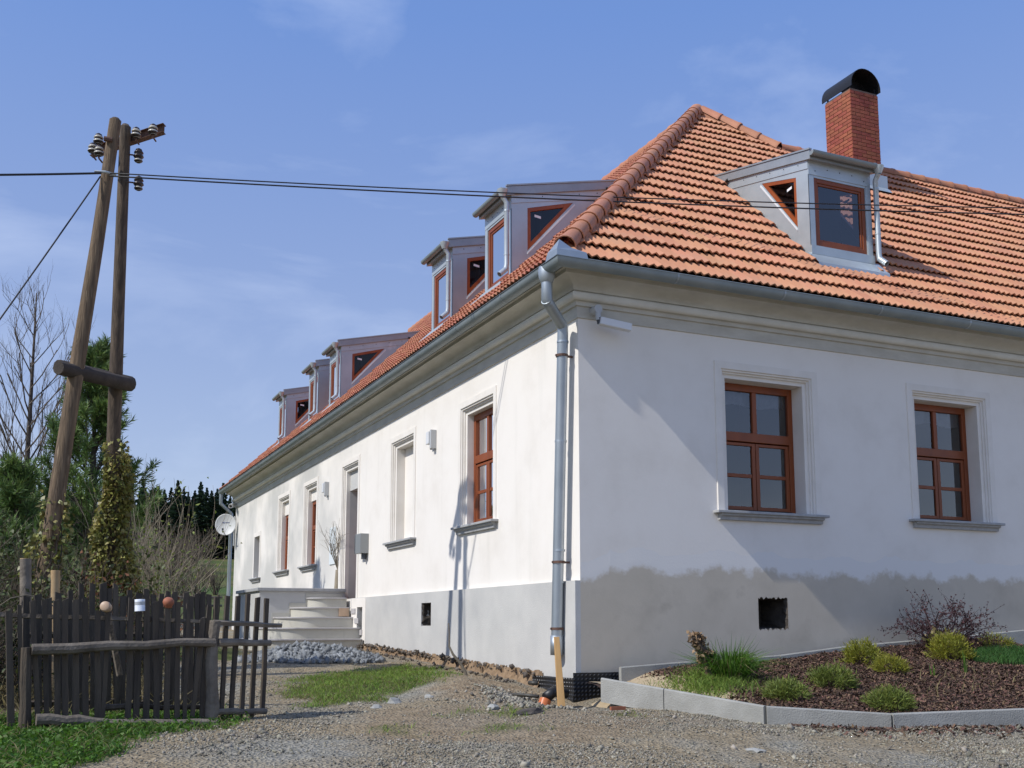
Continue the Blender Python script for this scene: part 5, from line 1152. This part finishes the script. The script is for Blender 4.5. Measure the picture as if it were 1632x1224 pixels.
stick([fpt(180, 552, FA, FB, -.06), fpt(1218, 512, FA, FB, -.06)], .047, 'log_rail', 'log_wood', f1, 9, .007)
stick([fpt(205, 950, FA, FB, -.12), fpt(605, 970, FA, FB, -.12)], .055, 'ground_log', 'log_wood', f1, 9, .005); stick([fpt(600, 978, FA, FB, -.12), fpt(1235, 972, FA, FB, -.12)], .045, 'ground_log', 'log_wood', f1, 9, .005)
stick([fpt(-60, 352, FA, FB, .06), fpt(1205, 396, FA, FB, .06)], .026, 'top_rail', 'log_wood', f1, 4, .004)
stick([fpt(590, 882, FA, FB, .07), fpt(1130, 878, FA, FB, .07)], .028, 'low_rail', 'old_wood', f1, 6); stick([fpt(1195, 1000, FA, FB, -.03), fpt(1222, 388, FA, FB, -.03)], .062, 'post', 'log_wood', f1, 9, .006)
stick([fpt(140, 1040, FA, FB, -.03), fpt(150, 540, FA, FB, -.03)], .05, 'post', 'old_wood', f1, 8, .001)
f2 = thing('picket_fence', 'short stake fence panel right of the thick post, open to the drive', 'fence', (-4.0, -.95, fz))
for (xt, yt, xb, yb) in ((1227, 255, 1207, 968), (1290, 248, 1250, 972), (1350, 248, 1305, 978), (1407, 236, 1365, 972), (1462, 257, 1422, 972), (1512, 262, 1487, 885)):
    slat(fpt(xb, yb+8, FB, FC), fpt(xt, yt, FB, FC), random.uniform(.04, .052), .026, FB, FC, f2)
stick([fpt(1212, 398, FB, FC, -.04), fpt(1595, 416, FB, FC, -.04)], .027, 'top_rail', 'log_wood', f2, 4, .003); stick([fpt(1236, 512, FB, FC, -.05), fpt(1533, 515, FB, FC, -.05)], .036, 'log_rail', 'log_wood', f2, 9, .004); stick([fpt(1198, 908, FB, FC, -.05), fpt(1508, 902, FB, FC, -.05)], .032, 'log_rail', 'log_wood', f2, 9, .004)
f3 = thing('picket_fence', 'second row of dark stakes standing just behind the front fence', 'fence', (-5.0, -.3, fz+.03))
off = .85
for (xt, yt, xb, yb) in ((460, 180, 465, 960), (524, 178, 527, 960), (585, 175, 580, 960), (655, 182, 665, 960), (700, 250, 690, 960), (870, 240, 862, 960), (915, 235, 905, 960), (953, 222, 950, 960), (992, 224, 975, 960), (1056, 228, 1040, 960), (1115, 235, 1110, 960), (1150, 226, 1140, 960), (330, 230, 332, 960), (400, 215, 405, 960), (150, 250, 155, 960), (215, 240, 222, 960), (275, 262, 270, 960), (620, 205, 612, 960), (735, 215, 742, 960), (790, 232, 782, 960), (830, 210, 836, 960), (1082, 250, 1070, 960), (1185, 240, 1172, 960)):
    slat(fpt(xb, yb, FA, FC, off), fpt(xt, yt, FA, FC, off), random.uniform(.045, .065), .025, FA, FC, f3, 'old_wood')
stick([fpt(100, 470, FA, FC, off+.05), fpt(1190, 490, FA, FC, off+.05)], .03, 'rail', 'old_wood', f3, 6); stick([fpt(150, 860, FA, FC, off+.05), fpt(1150, 850, FA, FC, off+.05)], .03, 'rail', 'old_wood', f3, 6)
# leaning pale lath and two cut posts
mb = MB(); mb.tube([fpt(680, 700, FA, FB, .2), fpt(615, 350, FA, FB, .2)], .03, 5); tag(mb.build('leaning_log', 'log_wood'), 'log leaning inside the fence under the pale pot', 'log')
for (tx, ty, bx, by, r, lab) in ((145, 38, 170, 400, .056, 'left and higher of the two sawn round posts in the thicket'), (315, 105, 318, 420, .047, 'right and brighter of the two sawn round posts in the thicket')):
    T = at(*Z1(tx, ty), 1, 1.2); B_ = at(*Z1(bx, by), 1, 1.2); B_[2] = -.7; t = thing('sawn_post', lab, 'post', tuple(B_), 'sawn posts in the thicket'); mb = MB(); mb.tube([B_, T], [r*1.05, r], 12, False); mb.build('post', 'cut_wood' if r < .05 else 'log_wood', t, True)
    mb = MB(); mb.lathe([(0, .004), (r*.97, .003), (r, -.004)], tuple(T), 12); mb.build('sawn_face', 'cut_wood', t)
# crockery hung on the stakes
def pot(c, nrm, prof, m, name, lab, cat, handle=None, hm=None, inner=None):
    c = np.array(c, float); nrm = np.array(nrm, float); nrm /= np.linalg.norm(nrm); q = Vector((0, 0, 1)).rotation_difference(Vector(nrm)).to_matrix().to_4x4(); t = thing(name, lab, cat, tuple(c), 'crockery hung on the fence stakes')
    mb = MB(); mb.lathe(prof, (0, 0, 0), 20); mb.v = [tuple(Vector(c)+(q @ Vector(v))) for v in mb.v]; mb.build('body', m, t, True)
    if handle: mb = MB(); mb.tube([tuple(Vector(c)+q @ Vector(v)) for v in handle], .008, 7); mb.build('handle', hm or m, t, True)
    if inner: mb = MB(); mb.lathe(inner[0], (0, 0, 0), 20); mb.v = [tuple(Vector(c)+(q @ Vector(v))) for v in mb.v]; mb.build('bottom', inner[1], t, True)
cp = fpt(600, 310, FA, FB, -.02); look = CAM-cp; look /= np.linalg.norm(look)
pot(cp, look+np.array([-.35, 0, .25]), [(.0, .033), (.037, .035), (.042, .03), (.046, 0), (.04, -.05), (.034, -.06)], 'pot_pale', 'clay_pot', 'pale clay pot stuck on a stake, bottom turned to the viewer', 'pot')
mp_ = fpt(790, 300, FA, FB, 0)
pot(mp_+np.array([0, 0, .05]), (.05, 0, -1), [(.0, -.002), (.044, 0), (.047, .004), (.047, .1), (.05, .104), (.044, .101), (.04, .02)], 'enamel', 'enamel_mug', 'white enamel mug with blue handle upside down on a stake', 'mug', [(.045, 0, .015), (.078, 0, .025), (.08, 0, .065), (.045, 0, .085)], 'enamel_blue', ([(.0475, .02), (.0476, .05)], 'grey_plastic'))
bp_ = fpt(955, 285, FA, FB, 0)
pot(bp_+np.array([0, 0, .0]), look*.35+np.array([.1, 0, 1]), [(.0, .04), (.03, .04), (.046, .022), (.05, 0), (.04, -.025), (.036, -.03), (.04, -.04), (.034, -.04), (.03, -.025)], 'terracotta', 'brown_pot', 'brown glazed pot upside down on a stake', 'pot')

# ------------------------------------------------------------------ double wooden utility pole
up = thing('utility_pole', 'old double wooden utility pole braced like a letter A', 'pole', (-5.5, 3.2, -.75))
def pole(P, r, n, m, nm):
    mb = MB(); mb.tube(P, r, n); q = mb.build(nm, m, up, 'auto'); return q
T1 = at(184, 192, 1, 3.0); K1 = at(154, 393, 1, 3.0); M1 = at(124, 575, 1, 3.0); B1 = at(89, 800, 1, 3.0); d = (B1-M1)/(M1[2]-B1[2]); G1 = B1+d*(B1[2]+.9)
q1 = pole([G1, B1, M1, K1, T1], [.106, .10, .093, .083, .075], 18, 'pole_wood', 'front_pole')
T2 = at(200, 202, 1, 3.25); K2 = at(189, 480, 1, 3.55); M2 = at(184, 620, 1, 3.75); G2 = M2+(M2-K2)*(M2[2]+.9)/(K2[2]-M2[2])
q2 = pole([G2, M2, K2, T2], [.096, .089, .08, .07], 18, 'pole_dark', 'rear_pole')
for Q, rr in ((T1, .075), (T2, .07)):
    mb = MB(); mb.lathe([(0, .05), (rr*.6, .03), (rr*.985, -.01)], tuple(Q), 14); mb.build('pole_top', 'pole_dark', up, True)
for dy, z_, nm in ((-.14, 0, 'brace_beam'), (.16, .02, 'brace_beam')):
    a = at(93, 586, 1, 3.0+dy-.1); b = at(208, 613, 1, 3.85+dy); a[2] += z_; b[2] += z_
    mb = MB(); mb.tube([a, (a+b)/2, b], [.085, .092, .095], 10); mb.build(nm, 'beam_dark', up, 'auto')
# steel cross-arm
CA, CB = at(146, 243, 1, 3.62), at(262, 205, 1, 3.12); ax = (CB-CA)/np.linalg.norm(CB-CA); sd_ = np.cross(ax, (0, 0, 1)); sd_ /= np.linalg.norm(sd_)
mb = MB()
for (o1, o2, h1, h2) in ((-.05, .05, .055, .06), (-.05, .05, -.06, -.055), (-.005, .005, -.056, .056)):
    V = [P+sd_*o+np.array([0, 0, h]) for P in (CA, CB) for o, h in ((o1, h1), (o2, h1), (o2, h2), (o1, h2))]; mb.add(V, [(0, 1, 2, 3), (7, 6, 5, 4), (0, 4, 5, 1), (1, 5, 6, 2), (2, 6, 7, 3), (3, 7, 4, 0)])
mb.build('cross_arm', 'rust', up)
def insulator(c, s=1., dark=False):
    c = np.array(c); prof = [(.0, .085), (.03, .085), (.04, .075), (.062, .05), (.066, .035), (.04, .028), (.04, .018), (.066, .0), (.07, -.02), (.055, -.035), (.035, -.04), (.035, -.05)]
    mb = MB(); mb.lathe([(r*s, z*s) for r, z in prof], tuple(c), 14); i_ = mb.build('insulator', 'porcelain' if not dark else 'porcelain_dark', up, True)
    mb = MB(); mb.lathe([(0, .11*s), (.018*s, .105*s), (.02*s, .08*s)], tuple(c), 8); mb.lathe([(.055*s, .030*s), (.052*s, .022*s), (.052*s, .010*s), (.06*s, .004*s)], tuple(c), 12); mb.lathe([(.0, .094*s), (.042*s, .09*s), (.05*s, .066*s)], tuple(c), 12); mb.lathe([(.072*s, -.02*s), (.058*s, -.037*s), (.036*s, -.045*s)], tuple(c), 12); mb.build('band', 'porcelain_dark', i_)
def pin(c, to):
    mb = MB(); mb.tube([to, (c[0], c[1], to[2]), c], .012, 6); mb.build('pin', 'rust', up)
for px, py, Y in ((148, 239, 3.45), (157, 224, 3.3), (217, 214, 3.15), (244, 209, 3.0), (158, 243, 3.2)):
    c = at(px, py, 1, Y); insulator(c, .95); pin(c-np.array([0, 0, .05]), c+np.array([.05, .12, -.08]))
for py in (248, 292):
    c = at(221, py, 1, 3.25); insulator(c, .95, True); mb = MB(); a = at(203, py-2, 1, 3.25); mb.tube([a, a*.5+c*.5+np.array([0, 0, .0]), c-np.array([0, 0, .02])], .011, 6); mb.build('hook', 'rust', up)
    insulator(c-np.array([0, 0, .06]), .8)
a = at(172, 222, 1, 2.92); mb = MB(); mb.tube([a-np.array([.05, 0, 0]), a+np.array([.05, 0, 0])], .035, 8); mb.build('clamp', 'rust', up)
PC = at(168, 278, 1, 2.87); mb = MB(); mb.tube([PC+np.array([-.13, .03, .03]), PC+np.array([0, -.01, .03]), PC+np.array([.13, .03, .03])], .016, 6); mb.build('bracket', 'zinc', up)
# ivy on both poles
def ivy(name, lab, axis, r0, r1, n, dens=1.4):
    A, B = np.array(axis[0]), np.array(axis[1]); t_ = 1-RNG.random(n)**.75; a = RNG.random(n)*2*PI; rr = (r0+(r1-r0)*(1-t_)**1.5)*(.55+.55*RNG.random(n)**.5)*(1+.25*np.sin(t_*17+a)); b = A*0
    C = B+(A-B)*(1-t_)[:, None]+np.stack([np.cos(a)*rr, np.sin(a)*rr, RNG.normal(size=n)*.06], -1); D = np.stack([np.cos(a), np.sin(a), -.9*np.ones(n)], -1)+RNG.normal(size=(n, 3))*.5
    c = thing(name, lab, 'ivy', tuple(A)); V, Fc, r = leaves(C, D, .04+.045*RNG.random(n), .055); put('leaves', mesh('leaves', V, Fc, 'ivy_leaf', rnd=r), c); out = []
    for k in range(14):
        a = random.random()*2*PI; P = [A+(B-A)*s+np.array([math.cos(a+s*3), math.sin(a+s*3), 0])*(r1+(r0-r1)*s)*.7+RNG.normal(size=3)*.03 for s in np.linspace(0, random.uniform(.6, 1), 9)]; out.append((np.array(P), (.014, .005), 0))
    twig_obj('stems', out, 'twig', c, 4); return c
ivy('ivy', 'thick yellow-green ivy climbing the right-hand pole', (G2+np.array([0, 0, .1]), at(188, 712, 1, 3.8)), .13, .46, 6500)
ivy('ivy', 'thin ivy round the foot of the left-hand pole', (G1+np.array([0, 0, .2]), at(92, 790, 1, 3.0)), .14, .42, 1100)

# overhead cables ------------------------------------------------------
def cable(p, q, s, r, lab, n=40, name='overhead_cable', grp='overhead cables'):
    p, q = np.array(p, float), np.array(q, float); P = [p+(q-p)*t-np.array([0, 0, 4*s*t*(1-t)]) for t in np.linspace(0, 1, n)]; mb = MB(); mb.tube(P, r, 6); return tag(mb.build(name, 'cable', smooth=True), lab, 'cable', grp)
E1 = on_line(1632, 326, (-5.25, 2.87), (-2.2, 1.92)); E2 = on_line(1632, 336, (-5.25, 2.83), (-2.2, 1.85)); ext = lambda a, b, f: a+(b-a)*f
cable(PC+np.array([.05, -.02, .02]), ext(PC, E1, 1.2), .10, .0085, 'upper black cable running from the pole across the roof'); cable(PC+np.array([.05, -.02, -.02]), ext(PC, E2, 1.2), .09, .010, 'lower black cable running from the pole across the roof')
W1 = at(-30, 277, 1, 2.6); cable(ext(PC, W1, 3), PC+np.array([-.05, -.02, .0]), .03, .014, 'thick black cable from the left picture edge to the pole')
a = at(160, 281, 1, 2.95); b = at(0, 505, 1, 2.4); cable(ext(a, b, 1.8), a, .03, .010, 'thin service wire slanting down left from the pole')

# ------------------------------------------------------------------ trees and shrubs
def conifer_pine(name, lab, base, H, R, ns, grp=None, seed=0):
    base = np.array(base, float); t = thing(name, lab, 'tree', tuple(base), grp); mb = MB(); mb.tube([base, base+np.array([.05, 0, H*.5]), base+np.array([0, .03, H*.97])], [.03*H*.6, .02*H*.6, .012], 8); mb.build('trunk', 'bark', t, True)
    out = []; C = []; D = []
    lv = np.arange(.10*H, H*.98, .26)
    for z in lv:
        f = 1-z/H; L_ = R*(f**.75)+.18
        for k in range(random.randint(5, 7)):
            a = random.random()*2*PI; L2 = L_*random.uniform(.6, 1.12); up_ = .25+.9*(1-f); d = np.array([math.cos(a), math.sin(a), up_]); d /= np.linalg.norm(d); p = base+np.array([0, 0, z]); P = [p]
            for i in range(5): d = d+np.array([0, 0, .13]); d /= np.linalg.norm(d); p = p+d*L2/5; P.append(p)
            P = np.array(P); out.append((P, (.022, .006), 0)); shoots = [(P[-1], d)]
            for s in range(random.randint(4, 7)):
                q = P[random.randint(2, 5)]; e = d+RNG.normal(size=3)*.55; e[2] = abs(e[2])+.15; e /= np.linalg.norm(e); l = random.uniform(.12, .34); out.append((np.array([q, q+e*l]), (.008, .004), 0)); shoots.append((q+e*l*.6, e))
            for q, e in shoots:
                m = ns; w = RNG.random(m)[:, None]; C.append(q+e*(w-.6)*.32); x_ = RNG.normal(size=(m, 3)); D.append(e*1.0+x_*.62)
        pass
    for s in range(5): q = base+np.array([0, 0, H-.12*s]); C.append(np.repeat(q[None], 40, 0)+RNG.normal(size=(40, 3))*.02); D.append(RNG.normal(size=(40, 3))*.45+np.array([0, 0, 1]))
    twig_obj('limbs', out, 'bark', t, 4); C = np.concatenate(C); D = np.concatenate(D); n = len(C); V, Fc, r = leaves(C, D, .13+.08*RNG.random(n), .019, 0); put('crown', mesh('crown', V, Fc, 'needle', rnd=r), t)
pb_ = at(132, 900, 1, 12); conifer_pine('pine_tree', 'bushy green pine tree behind the double pole', (pb_[0]+.05, 12, float(hgt(pb_[0], 12))), 6.05, 2.0, 46)
p2 = at(20, 900, 1, 11); conifer_pine('pine_tree', 'lower dark pine at the left picture edge', (p2[0], 11, float(hgt(p2[0], 11))), 3.3, 1.4, 34)
def bare(name, lab, base, H, r, depth, first, up_, spread, m, grp=None, cat='tree', kids=(2, 4)):
    base = np.array(base, float); t = thing(name, lab, cat, tuple(base), grp); out = []; P = [base+np.array([.12*math.sin(s*3)*.3, .1*math.sin(s*2), H*s]) for s in np.linspace(0, 1, 9)]
    mb = MB(); mb.tube(P, list(np.linspace(r, r*.12, 9)), 8); mb.build('trunk', m if m == 'bark' else 'bark', t, True)
    for k in range(first):
        s = .16+.8*k/first; q = base+np.array([0, 0, H*s]); a = k*2.4+random.random(); L_ = H*.30*(1-s*.75)*random.uniform(.7, 1.15); grow(q, (math.cos(a)*spread, math.sin(a)*spread, 1), L_, r*.35*(1-s*.7), depth, out, .38, up_, kids, .6, 5, .07)
    twig_obj('crown', out, m, t, 3); return t
p3 = at(33, 860, 1, 25); bare('bare_tree', 'slender leafless tree against the sky at the left edge', (p3[0], 25, float(hgt(p3[0], 25))), 10.6, .14, 3, 34, .45, .75, 'twig')
p4 = at(60, 860, 1, 27); bare('bare_tree', 'smaller leafless tree right behind the slender one', (p4[0]+.35, 27, float(hgt(p4[0], 27))), 7.6, .10, 2, 22, .4, .7, 'twig')
def bush(name, lab, base, n, L_, spread, m, grp, depth=2, leafm=None, nl=0, up_=.2, cat='shrub', r=.012, ls=.06):
    base = np.array(base, float); t = thing(name, lab, cat, tuple(base), grp); out = []
    for k in range(n):
        a = random.random()*2*PI; s = random.uniform(.1, 1)*spread; grow(base+np.array([math.cos(a), math.sin(a), 0])*random.random()*.18, (math.cos(a)*s, math.sin(a)*s, 1), L_*random.uniform(.55, 1.1), r, depth, out, .45, up_, (2, 4), .6, 5, .11)
    twig_obj('stems', out, m, t, 3)
    if leafm:
        pts = np.concatenate([o[0][2:] for o in out]); pts = pts[RNG.integers(0, len(pts), nl)]+RNG.normal(size=(nl, 3))*.05; V, Fc, r_ = leaves(pts, RNG.normal(size=(nl, 3))+np.array([0, 0, .1]), ls*(.6+.8*RNG.random(nl)), ls*.6); put('leaves', mesh('leaves', V, Fc, leafm, rnd=r_), t)
    return t
GL = lambda x, y: (x, y, float(hgt(x, y))-.03)
TH = 'tangled brown bramble bush in the dark thicket behind the stake fence'
for (x, y, L_, n, nl) in ((-6.6, 1.6, 1.25, 26, 500), (-5.9, 1.9, 1.15, 26, 420), (-5.3, 2.0, .95, 24, 420), (-6.9, 3.4, 1.5, 28, 500), (-6.2, 4.6, 1.5, 28, 500), (-5.5, 5.2, 1.4, 28, 480), (-7.5, 5.5, 1.7, 28, 500), (-4.75, 3.1, .75, 20, 300), (-6.9, .4, .95, 24, 400), (-6.3, .5, .8, 22, 350)):
    bush('bramble_bush', TH, GL(x, y), n, L_*.85, .7, 'twig', 'brambles in the thicket', 2, 'bush_leaf', nl, .1, r=.011)
EV = 'dark evergreen bush in the thicket below the pines'
for (x, y, L_, nl) in ((-6.9, 7.0, 1.5, 3200), (-5.7, 7.5, 1.35, 3000), (-4.9, 6.6, 1.15, 2600), (-8.0, 8.0, 1.9, 3200), (-6.2, 2.9, .9, 2200), (-7.2, 2.2, 1.1, 2200)):
    bush('evergreen_bush', EV, GL(x, y), 24, L_*.85, .75, 'twig', 'evergreens in the thicket', 2, 'bush_leaf', nl, .15, ls=.085)
bush('red_leaf_bush', 'bush with reddish-brown dry leaves beside the ivy', GL(-5.15, 3.05), 22, .85, .6, 'twig', None, 2, 'brown_leaf', 620, .15, ls=.065)
bush('red_leaf_bush', 'small bush with reddish dry leaves right of the ivy', GL(-4.45, 3.6), 14, .75, .5, 'twig', None, 2, 'brown_leaf', 260, .15, ls=.06)
lb = at(255, 940, 1, 8); bush('lilac_bush', 'upright budding bush right of the ivy-clad pole', GL(lb[0], 8), 26, 1.75, .42, 'twig_pale', None, 2, 'olive_needle', 420, .5, ls=.07, r=.014)
lb = at(225, 940, 1, 9.5); bush('lilac_bush', 'thinner upright bush behind the ivy-clad pole', GL(lb[0], 9.5), 18, 1.6, .4, 'twig_pale', None, 2, 'olive_needle', 200, .5, ls=.07, r=.013)
# arching bramble cane over the fence
P = [on_line(*Z1(x, y), (-6.5, .1), (-4, .1)) for x, y in ((-10, 310), (60, 262), (150, 243), (240, 262), (330, 325), (380, 400))]; mb = MB(); mb.tube(P, .006, 5); tag(mb.build('bramble_cane', 'twig_pale', smooth=True), 'single pale cane arching over the fence at the left', 'cane')
mb = MB(); q = GL(-6.45, -.9); mb.tube([q, (q[0]+.03, q[1], q[2]+.6), (q[0], q[1], q[2]+1.05)], [.09, .08, .06], 10); t = thing('ivy_stump', 'ivy-covered tree stub at the left end of the fence', 'stump', q); mb.build('trunk', 'bark', t, True)
n = 420; pos = np.array(q)+np.stack([RNG.normal(size=n)*.10, RNG.normal(size=n)*.1, RNG.random(n)*1.05], -1); V, Fc, r = leaves(pos, RNG.normal(size=(n, 3))+np.array([0, -.4, -.3]), .065, .055); put('leaves', mesh('leaves', V, Fc, 'ivy_leaf', rnd=r), t)
# dry undergrowth below the thicket
N = 9000; x = RNG.uniform(-8, -4.1, N); y = RNG.uniform(-.6, 8, N); ok = RNG.random(N) < .25+.75*w_litter(x, y); x, y = x[ok], y[ok]; sward('undergrowth', 'dry undergrowth in the thicket', 0, x, y, hgt(x, y), .22, .006, 'dry_grass', .8)

# ------------------------------------------------------------------ far background
def spruce_mesh(seed):
    rg = np.random.default_rng(seed); VV = []; FF = []; RR = []; n0 = 0
    for z in np.arange(.06, .99, .032):
        L_ = .235*(1-z)**.85+.008; k = int(9+12*(1-z)); a = rg.random(k)*2*PI; l = L_*(.65+.6*rg.random(k)); w = .030+.06*(1-z); dz = -.05*(1-z)-.02+rg.normal(size=k)*.012
        o_ = np.stack([np.zeros(k), np.zeros(k), np.full(k, z)+rg.normal(size=k)*.008], -1); e = np.stack([np.cos(a)*l, np.sin(a)*l, dz], -1); s = np.stack([-np.sin(a), np.cos(a), np.zeros(k)], -1)*w*.5
        V = np.stack([o_, o_+e*.55+s, o_+e, o_+e*.55-s, o_+e*.6-np.array([0, 0, .035])], 1); VV.append(V.reshape(-1, 3)); b = np.arange(k)[:, None]*5+n0; FF.append(np.concatenate([b+np.array([[0, 1, 4]]), b+np.array([[0, 4, 3]]), b+np.array([[1, 2, 4]]), b+np.array([[4, 2, 3]])])); n0 += 5*k; RR.append(np.repeat(rg.random(k), 5))
    return mesh('crown', np.concatenate(VV), np.concatenate(FF), 'spruce', rnd=np.concatenate(RR))
sm_ = [spruce_mesh(s) for s in (1, 2, 3)]; mb = MB(); mb.tube([(0, 0, -.03), (0, 0, .95)], [.018, .002], 6); trm = mesh('trunk', mb.v, mb.f, 'bark')
WD = 'dark spruce at the edge of the wood beyond the meadow'
spots = [(205, 150), (222, 158), (236, 149), (247, 165), (257, 152), (268, 158), (278, 149), (288, 162), (297, 150), (306, 156), (315, 148), (325, 160), (333, 150), (342, 157), (351, 149), (362, 158), (374, 152), (388, 160), (185, 155), (165, 150), (140, 158), (110, 152), (70, 155), (30, 150), (402, 150), (420, 158)]
for i, (px, Y_) in enumerate(spots):
    q = at(px, 900, 1, Y_); z = float(hgt(q[0], Y_)); tall = (995-random.uniform(776, 806))/1690*(Y_+11)*1.02-z; s = max(6, tall); t = thing('spruce_tree', WD, 'tree', (q[0], Y_, z), 'spruces of the far wood')
    for nm, me in (('trunk', trm), ('crown', sm_[i % 3])):
        o = bpy.data.objects.new(nm, me); COL.objects.link(o); o.parent = t; o.scale = (s*1.15, s*1.15, s); o.rotation_euler = (0, 0, random.random()*6)
V, Fc, R2 = [], [], []
for k in range(70):
    me = sm_[k % 3]; x = random.uniform(-60, 30); y = random.uniform(166, 200); vv = np.zeros(len(me.vertices)*3, np.float32); me.vertices.foreach_get('co', vv); vv = vv.reshape(-1, 3)*random.uniform(8, 11)+np.array([x, y, float(hgt(x, y))]); ff = np.array([p.vertices[:] for p in me.polygons])
    Fc.append(ff+sum(len(v) for v in V)); V.append(vv); R2.append(RNG.random(len(vv)))
tag(put('far_wood', mesh('far_wood', np.concatenate(V), np.concatenate(Fc), 'spruce', rnd=np.concatenate(R2))), 'dense spruce wood on the far slope', kind='stuff')
for px, Y_, H, lab in ((318, 62, 3.6, 'leafless bush on the meadow left of the satellite dish'), (345, 70, 3.4, 'leafless bush on the meadow right behind the satellite dish'), (285, 58, 3.0, 'leafless bush on the meadow behind the upright bush')):
    q = at(px, 920, 1, Y_); bush('far_bush', lab, GL(q[0], Y_), 26, H*.55, .8, 'twig', 'leafless bushes on the meadow', 2, None, 0, .2, r=.03)
for k in range(5):
    q = at((302, 330, 250, 274, 352)[k], 935, 1, 90+4*k); bush('far_bush', 'brown leafless bush along the foot of the far wood', GL(q[0], 104+6*k), 22, 3.2, .8, 'twig', 'bushes below the wood', 2, None, 0, .2, r=.05)
rf = thing('rail_fence', 'low brown wooden rail fence beyond the long house', 'fence', GL(-2.6, 34))
for z_, w in ((.95, .07), (.6, .06)):
    a = np.array(GL(-5.6, 33))+np.array([0, 0, z_-.05]); b = np.array(GL(1.5, 35))+np.array([0, 0, z_]); stick([a, b], w, 'rail', 'log_wood', rf, 6, .02)
for k in range(6):
    x = -5.5+1.35*k; q = np.array(GL(x, 33+.28*k)); stick([q, q+np.array([0, 0, 1.05])], .07, 'post', 'old_wood', rf, 6, .01)
